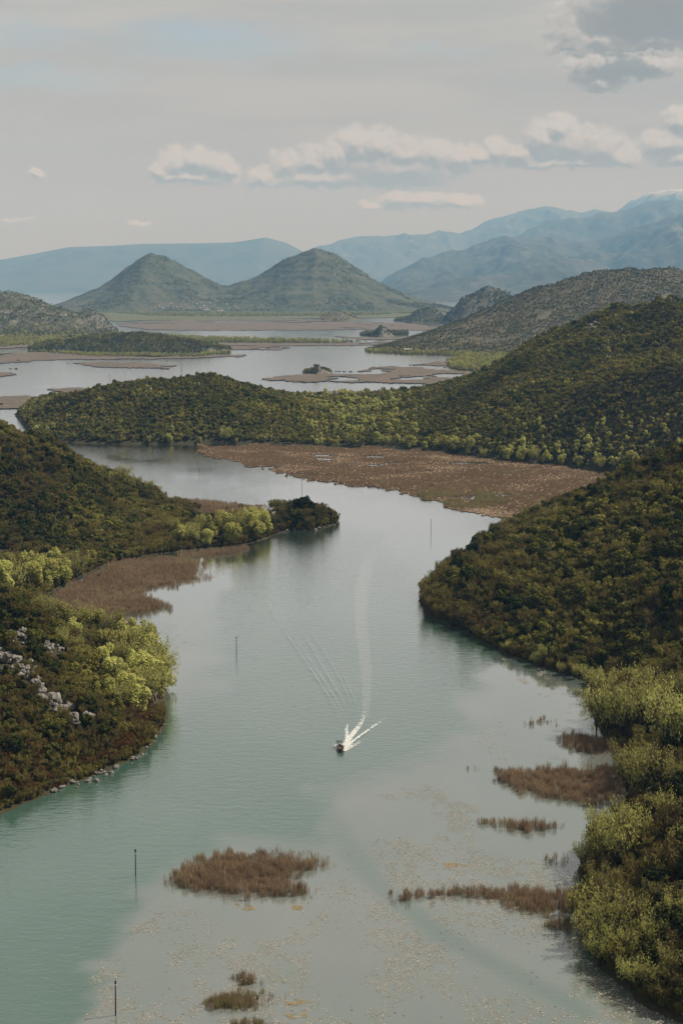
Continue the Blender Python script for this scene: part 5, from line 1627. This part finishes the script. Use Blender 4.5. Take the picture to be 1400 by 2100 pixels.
for i in range(2):
    Fc.append((i * 5 + 5, i * 5, 15 + i * 5, 15 + i * 5 + 5)); Fc.append((i * 5 + 4, i * 5 + 9, 15 + i * 5 + 9, 15 + i * 5 + 4))
mb.add(Vc, Fc)
cn = obj('canopy', mb.mesh('boat_canopy', M['canvas']), boat)
for x in (-1, 1):
    for y in (0.3, 2.8):
        mb = MB(); mb.tube([(x * 0.98, y, 0.55), (x * 1.0, y, 1.98)], 0.025, 6)
        obj('canopy_post', mb.mesh('canopy_post', M['metal']), cn)
mb = MB()
mb.box(-0.2, 0.2, 3.3, 3.7, 0.45, 0.98); mb.box(-0.09, 0.09, 3.36, 3.6, -0.75, 0.447)
obj('outboard_motor', mb.mesh('outboard_motor', M['metal']), boat)

M['skin'] = plain('skin', (0.42, 0.26, 0.19), 0.6, 0.1, 8.0)
M['hair'] = plain('dark_hair', (0.02, 0.015, 0.012), 0.7, 0.2, 8.0)
CLOTH = [plain('dark_red_jacket', (0.055, 0.012, 0.014), 0.85), plain('black_jacket', (0.014, 0.014, 0.016), 0.85), plain('grey_jacket', (0.07, 0.07, 0.075), 0.85), plain('pale_jacket', (0.42, 0.36, 0.34), 0.85)]
def person(loc, rz, cloth, label, arm=0.0):
    """seated figure, one continuous skinned body; hair as a child"""
    J = {'pel': (0, 0, 0.10, .15, .13), 'bel': (0, 0.01, 0.28, .145, .115), 'che': (0, 0.0, 0.50, .17, .12), 'nec': (0, -0.01, 0.66, .06, .06), 'hd0': (0, -0.03, 0.75, .085, .095), 'hd1': (0, -0.03, 0.86, .075, .085)}
    E = [('pel', 'bel'), ('bel', 'che'), ('che', 'nec'), ('nec', 'hd0'), ('hd0', 'hd1')]
    for s, t_ in ((-1, 'l'), (1, 'r')):
        J.update({'sh' + t_: (s * .19, 0, .58, .07, .07), 'el' + t_: (s * .25, -.10 - arm * .1, .34 + arm * .2, .05, .05), 'wr' + t_: (s * .17, -.33, .24 + arm * .25, .035, .035), 'ha' + t_: (s * .15, -.42, .22 + arm * .3, .04, .03),
                  'hi' + t_: (s * .10, -.06, .09, .10, .10), 'kn' + t_: (s * .14, -.46, .10, .07, .07), 'an' + t_: (s * .14, -.46, -.30, .045, .045), 'fo' + t_: (s * .14, -.64, -.33, .05, .04)})
        E += [('che', 'sh' + t_), ('sh' + t_, 'el' + t_), ('el' + t_, 'wr' + t_), ('wr' + t_, 'ha' + t_), ('pel', 'hi' + t_), ('hi' + t_, 'kn' + t_), ('kn' + t_, 'an' + t_), ('an' + t_, 'fo' + t_)]
    ks = list(J)
    me = bpy.data.meshes.new('person_body')
    me.from_pydata([J[q][:3] for q in ks], [(ks.index(a), ks.index(b)) for a, b in E], [])
    o = bpy.data.objects.new('tmp_person', me); COL.objects.link(o)
    md = o.modifiers.new('skin', 'SKIN')
    for q, sv in zip(ks, me.skin_vertices[0].data):
        sv.radius = J[q][3:]
    me.skin_vertices[0].data[0].use_root = True
    o.modifiers.new('sub', 'SUBSURF').levels = 1
    dg = bpy.context.evaluated_depsgraph_get()
    m2 = bpy.data.meshes.new_from_object(o.evaluated_get(dg))
    bpy.data.objects.remove(o, do_unlink=True)
    m2.materials.clear(); m2.materials.append(cloth); m2.materials.append(M['skin'])
    for p_ in m2.polygons:
        c = p_.center
        p_.material_index = 1 if (c.z > 0.665 or (c.y < -0.36 and c.z > 0.17)) else 0
        p_.use_smooth = True
    o = bpy.data.objects.new('person', m2); COL.objects.link(o)
    mw = boat.matrix_basis
    o.matrix_world = mw @ __import__('mathutils').Matrix.Translation(loc) @ __import__('mathutils').Matrix.Rotation(rz, 4, 'Z')
    tag(o, label, 'person')
    mb = MB()
    V_, F_ = [], []
    for i in range(7):
        ph = math.pi * 0.55 * i / 6
        for j in range(10):
            a = 2 * math.pi * j / 10
            V_.append((0.098 * math.sin(ph) * math.cos(a), -0.015 + 0.108 * math.sin(ph) * math.sin(a) + 0.015, 0.845 + 0.112 * math.cos(ph) - 0.02))
    for i in range(6):
        for j in range(10):
            F_.append((i * 10 + j, (i + 1) * 10 + j, (i + 1) * 10 + (j + 1) % 10, i * 10 + (j + 1) % 10))
    mb.add(V_, F_)
    obj('hair', mb.mesh('hair', M['hair'], True), o)
boat.matrix_basis
person((-0.45, -1.28, 0.262), 0.1, CLOTH[3], 'person in a pale jacket sitting at the front of the motor boat')
person((0.42, -1.28, 0.262), -0.1, CLOTH[0], 'person in a dark red jacket sitting at the front of the motor boat')
person((-0.42, 0.12, 0.262), 0.0, CLOTH[1], 'person in a black jacket on the middle bench of the motor boat')
person((0.46, 0.12, 0.262), 0.0, CLOTH[0], 'person in dark red on the middle bench beside another of the motor boat')
person((0.1, 1.52, 0.262), 0.0, CLOTH[2], 'person in grey steering at the rear under the boat canopy', 0.6)

def foam_mat(name, cut, scale, a_max):
    m, t, out = new_mat(name)
    geo = t.n('ShaderNodeNewGeometry')
    n1 = t.noise(geo.outputs['Position'], scale, 5, 0.65)
    at = t.n('ShaderNodeAttribute', attribute_name='foam').outputs['Fac']
    a = t.m('MULTIPLY', t.ss(t.m('ADD', n1, t.m('MULTIPLY', at, 0.6)), cut, cut + 0.30), a_max)
    a = t.m('MULTIPLY', a, t.ss(at, 0.0, 0.8))
    d = princ(t, (0.78, 0.78, 0.76), 0.7, 0.3)
    tr = t.n('ShaderNodeBsdfTransparent')
    ms = t.n('ShaderNodeMixShader')
    t.put(ms.inputs[0], a)
    t.t.links.new(tr.outputs[0], ms.inputs[1]); t.t.links.new(d.outputs[0], ms.inputs[2])
    t.t.links.new(ms.outputs[0], out.inputs[0])
    return m
M['foam'] = foam_mat('foam', 0.78, 0.6, 0.46)
M['foam_thin'] = foam_mat('thin_foam', 0.62, 0.14, 0.042)

def ribbon(name, label, line, mat, hump=0.0, z=0.03, ncross=9, sub=60, prof=None, crest=None):
    """strip on the water along photo points (px, py, half width in m, strength)"""
    pts = np.array([(*unproj(a, b)[:2], w, f) for a, b, w, f in line])
    s = np.concatenate([[0], np.cumsum(np.hypot(np.diff(pts[:, 0]), np.diff(pts[:, 1])))])
    t_ = np.linspace(0, s[-1], sub)
    # smooth by cubic-like resampling
    Q = np.stack([np.interp(t_, s, pts[:, k_]) for k_ in range(4)], 1)
    for _ in range(max(2, sub // 14)):
        Q[1:-1] = 0.25 * Q[:-2] + 0.5 * Q[1:-1] + 0.25 * Q[2:]
    T = np.gradient(Q[:, :2], axis=0); T /= np.linalg.norm(T, axis=1, keepdims=True) + 1e-9
    Nn = np.stack([-T[:, 1], T[:, 0]], 1)
    c = np.linspace(-1, 1, ncross)
    X = Q[:, None, 0] + Nn[:, None, 0] * c[None] * Q[:, None, 2]
    Y = Q[:, None, 1] + Nn[:, None, 1] * c[None] * Q[:, None, 2]
    e = 1 - c[None] ** 2
    if crest:
        Z = z + crest * Q[:, None, 3] * e * (0.5 + 0.5 * np.cos(c[None] * math.pi * prof + 2.4 * (fbm(X / 12, Y / 12, 3, 3) - 0.5))) * np.clip(fbm(X / 9, Y / 9, 5, 3) * 2.4 - 0.4, 0.1, 1.3)
    else:
        Z = z + hump * Q[:, None, 3] * e * (0.6 + 0.8 * vnoise(X * 1.3, Y * 1.3, 3))
    V = np.stack([X, Y, Z + 0 * X], -1).reshape(-1, 3)
    idx = np.arange(sub * ncross).reshape(sub, ncross)
    Fq = np.stack([idx[:-1, :-1], idx[:-1, 1:], idx[1:, 1:], idx[1:, :-1]], -1).reshape(-1, 4)
    q_ = V[Fq[len(Fq) // 2]]
    if np.cross(q_[1] - q_[0], q_[2] - q_[0])[2] < 0:
        Fq = Fq[:, ::-1].copy()
    me = mesh_np(name, V, Fq, mat, smooth=True)
    fo = (np.clip(e * 1.3, 0, 1) * Q[:, None, 3]).ravel()
    at = me.attributes.new('foam', 'FLOAT', 'POINT'); at.data.foreach_set('value', fo.astype(np.float32))
    at = me.attributes.new('calm', 'FLOAT', 'POINT'); at.data.foreach_set('value', np.full(len(V), 0.0 if crest else 0.7, np.float32))
    o = obj(name, me)
    tag(o, label, None, None, 'stuff')
    return o
ribbon('wake_foam', 'thick white foam trail right behind the boat', [(704, 1530, 1.1, 1.0), (712, 1520, 1.6, 1.0), (724, 1504, 1.5, 1.0), (736, 1490, 1.3, 0.8), (744, 1474, 1.3, 0.62), (748, 1452, 1.4, 0.45), (750, 1425, 1.5, 0.3), (751, 1390, 1.6, 0.12)], M['foam'], 0.22, 0.04)
ribbon('wake_foam', 'white bow wave streaking away to the right of the boat', [(703, 1538, 1.2, 1.0), (716, 1526, 1.0, 1.0), (738, 1510, 0.7, 0.9), (760, 1494, 0.8, 0.75), (776, 1482, 1.3, 0.62), (788, 1471, 1.5, 0.45), (796, 1460, 1.0, 0.1)], M['foam'], 0.35, 0.05)
ribbon('wake_foam', 'low foam fan right beside the boat', [(703, 1541, 1.2, 1.0), (718, 1533, 1.4, 0.85), (734, 1524, 1.2, 0.6), (746, 1514, 0.8, 0.2)], M['foam'], 0.2, 0.06)
ribbon('wake_foam', 'white foam curl left behind the boat', [(708, 1522, 0.7, 0.9), (711, 1508, 0.9, 0.9), (710, 1495, 0.8, 0.8), (713, 1483, 0.5, 0.5)], M['foam'], 0.35, 0.05)
ribbon('wake_foam', 'foam splash at the left side of the bow', [(692, 1526, 0.8, 0.5), (689, 1531, 1.2, 0.9), (694, 1538, 1.2, 1.0), (698, 1541, 0.8, 0.7)], M['foam'], 0.4, 0.05)
ribbon('wake_track', 'long pale smooth track of the wake up the river', [(748, 1470, 1.6, 0.8), (752, 1420, 2.4, 0.9), (750, 1360, 3.0, 0.95), (742, 1300, 3.6, 0.95), (738, 1250, 4.0, 0.9), (742, 1200, 4.6, 0.8), (752, 1160, 5.5, 0.65), (766, 1120, 7, 0.45), (782, 1095, 8, 0.2), (795, 1080, 9, 0.05)], M['foam_thin'], 0.03, 0.02, 11, 150)
ribbon('wake_track', 'fainter second track of the wake right of the main one', [(772, 1440, 1.2, 0.1), (776, 1380, 1.8, 0.35), (772, 1300, 2.0, 0.35), (768, 1240, 2.2, 0.4), (776, 1180, 2.6, 0.3), (795, 1130, 3.5, 0.2), (806, 1110, 4, 0.05)], M['foam_thin'], 0.03, 0.02, 9, 110)
WAVES = [('outermost wake wave spreading to the left bank', [(702, 1484), (672, 1428), (640, 1380), (602, 1322), (562, 1264), (536, 1216), (518, 1178)], 2.0),
    ('second wake wave spreading to the left', [(710, 1480), (688, 1438), (655, 1386), (620, 1334), (588, 1286), (560, 1240)], 1.8),
    ('third wake wave spreading to the left', [(718, 1474), (698, 1432), (668, 1382), (640, 1332), (608, 1280), (584, 1240)], 1.6),
    ('fourth wake wave left of the foam trail', [(725, 1466), (706, 1414), (682, 1368), (654, 1322), (630, 1290)], 1.4),
    ('innermost wake wave left of the foam trail', [(733, 1460), (720, 1424), (704, 1388), (688, 1360)], 1.2),
    ('short wake wave right of the foam trail', [(764, 1468), (772, 1430), (776, 1392), (778, 1350)], 1.2)]
for i, (lab, ln, w) in enumerate(WAVES):
    n = len(ln)
    st = np.interp(np.linspace(0, 1, n), [0, 0.15, 0.45, 1.0], [0.0, 0.9, 1.0, 0.0])
    ribbon('wake_wave', lab, [(a, b, w * (0.55 + 0.6 * j / n), float(st[j])) for j, (a, b) in enumerate(ln)], M['water'], 0, 0.012, 25, 150, 1.0, 0.17)

def spray():
    g = np.random.default_rng(8)
    n = 260
    c = unproj(701, 1534)
    a = g.uniform(0, 1, n)
    side = g.choice([-1, 1], n, p=[0.35, 0.65])
    X = c[0] + side * (0.9 + 3.0 * a ** 1.3) + g.normal(size=n) * 0.25
    Y = c[1] - 1.0 + 5.5 * a + g.normal(size=n) * 0.5
    Z = 0.1 + np.abs(g.normal(size=n)) * 0.45 * (1 - a)
    V, Fq = leaf_quads(np.stack([X, Y, Z], 1), g.normal(size=(n, 3)), g.uniform(0.03, 0.10, n), g.uniform(0.03, 0.10, n), g)
    o = obj('water_spray', mesh_np('water_spray', V, Fq, M['white'])); tag(o, 'fine white spray thrown up beside the motor boat', None, None, 'stuff')
spray()

# small wooden rowing boat among the right reeds
RP = unproj(1197, 1819)
rb = empty('rowing_boat', (RP[0], RP[1], 0.05), R(-82))
tag(rb, 'dark wooden rowing boat with raised prow moored by the right willows', 'boat')
obj('hull', hull_mesh('rowing_boat_hull', 5.0, 1.25, 0.55, 0.25, M['darkwood'], 0.04, 16, 0.6, 0.45), rb)
for y in (-0.7, 0.8):
    mb = MB(); mb.box(-0.5, 0.5, y - 0.12, y + 0.12, 0.14, 0.18)
    obj('bench', mb.mesh('rowing_bench', M['darkwood']), rb)

# ------------------------------------------------------------------ far houses
M['plaster'] = plain('pale_plaster', (0.42, 0.40, 0.37), 0.85, 0.12, 0.4)
M['tile'] = plain('red_tile', (0.30, 0.13, 0.08), 0.85, 0.2, 0.6)
M['tin'] = plain('pale_roof', (0.26, 0.25, 0.24), 0.7, 0.15, 0.6)
M['dark'] = plain('painted_opening_shade', (0.03, 0.03, 0.035), 0.4, 0.1, 1.0)  # dark colour stands in for the shade inside an open front
def house(name, p, w, d, h, rh, rz, label, roofm, group=None):
    e = empty(name, tuple(float(v) for v in p), rz); tag(e, label, 'house', group)
    mb = MB(); mb.box(-w / 2, w / 2, -d / 2, d / 2, -3, h)
    mb.add([(-w / 2, -d / 2, h), (-w / 2, d / 2, h), (-w / 2, 0, h + rh), (w / 2, -d / 2, h), (w / 2, d / 2, h), (w / 2, 0, h + rh)], [(0, 2, 1), (3, 4, 5)])
    obj('wall', mb.mesh('house_wall', M['plaster']), e)
    mb = MB(); o_ = 0.5
    mb.add([(-w / 2 - o_, -d / 2 - o_, h - 0.2), (w / 2 + o_, -d / 2 - o_, h - 0.2), (w / 2 + o_, 0, h + rh + 0.1), (-w / 2 - o_, 0, h + rh + 0.1), (-w / 2 - o_, d / 2 + o_, h - 0.2), (w / 2 + o_, d / 2 + o_, h - 0.2),
            (-w / 2 - o_, -d / 2 - o_, h + 0.05), (w / 2 + o_, -d / 2 - o_, h + 0.05), (w / 2 + o_, 0, h + rh + 0.35), (-w / 2 - o_, 0, h + rh + 0.35), (-w / 2 - o_, d / 2 + o_, h + 0.05), (w / 2 + o_, d / 2 + o_, h + 0.05)],
           [(0, 3, 2, 1), (3, 4, 5, 2), (6, 7, 8, 9), (9, 8, 11, 10), (0, 1, 7, 6), (4, 10, 11, 5), (0, 6, 9, 3), (3, 9, 10, 4), (1, 2, 8, 7), (2, 5, 11, 8)])
    obj('roof', mb.mesh('house_roof', roofm), e)
    return e
rr = random.Random(11)
for (x, y) in [(318, 634), (326, 629), (334, 633), (345, 630), (352, 626), (356, 634), (362, 631), (372, 632), (380, 627), (388, 634), (396, 630), (404, 625), (410, 633), (418, 630), (425, 635), (433, 632), (440, 628), (447, 634), (455, 636), (470, 633), (482, 629), (490, 635), (412, 622), (430, 622), (395, 621), (376, 620), (465, 625)]:
    p = snap(None, x, y)
    sz = rr.uniform(7, 12)
    house('village_house', p, sz, sz * 0.75, rr.uniform(5, 8), 2.6, rr.uniform(-0.5, 0.5), 'tiny pale house in the far village between the twin hills', M['tin'] if rr.random() < 0.45 else M['tile'], 'village between the twin hills')
p = snap(None, 424, 638); house('boat_shed', p, 30, 12, 7, 3, 0.05, 'long white building at the shore edge of the far village', M['tin'])
p = snap(None, 452, 640); house('boat_shed', p, 24, 12, 6, 3, -0.05, 'second long white building at the shore right of the far village', M['tin'])
p = snap(None, 836, 720)
hs = house('lake_house', p, 17, 8, 4.0, 1.8, 0.1, 'low pale roofed house on the shore below the scrub hill', M['tin'])
mb = MB(); mb.box(-6.5, 6.5, -4.06, -4.01, 0.3, 3.0)  # flat panel on the closed wall, shade of an opening painted by its colour
obj('front_shade_panel', mb.mesh('house_front', M['dark']), hs)
p = snap(None, 934, 629); house('far_house', p, 22, 12, 8, 3, 0.0, 'tiny white house on the saddle left of the far crag', M['tin'])

# ------------------------------------------------------------------ air: thin blue haze over the whole place
def build_haze():
    m = bpy.data.materials.new('haze_air')
    m.use_nodes = True
    nt = m.node_tree
    nt.nodes.clear()
    t = NT(nt)
    out = t.n('ShaderNodeOutputMaterial')
    pv = t.n('ShaderNodeVolumePrincipled')
    pv.inputs['Color'].default_value = (0.2, 0.46, 0.84, 1)
    pv.inputs['Absorption Color'].default_value = (0.88, 0.56, 0.0, 1)
    pv.inputs['Density'].default_value = 4.5e-5
    pv.inputs['Anisotropy'].default_value = 0.0
    nt.links.new(pv.outputs[0], out.inputs['Volume'])
    mb = MB()
    mb.box(-40000, 45000, -900, 45800, -3.6, 2960)
    o = obj('haze', mb.mesh('haze', m))
    tag(o, 'thin blue haze in the air over the valley', None, None, 'stuff')
build_haze()
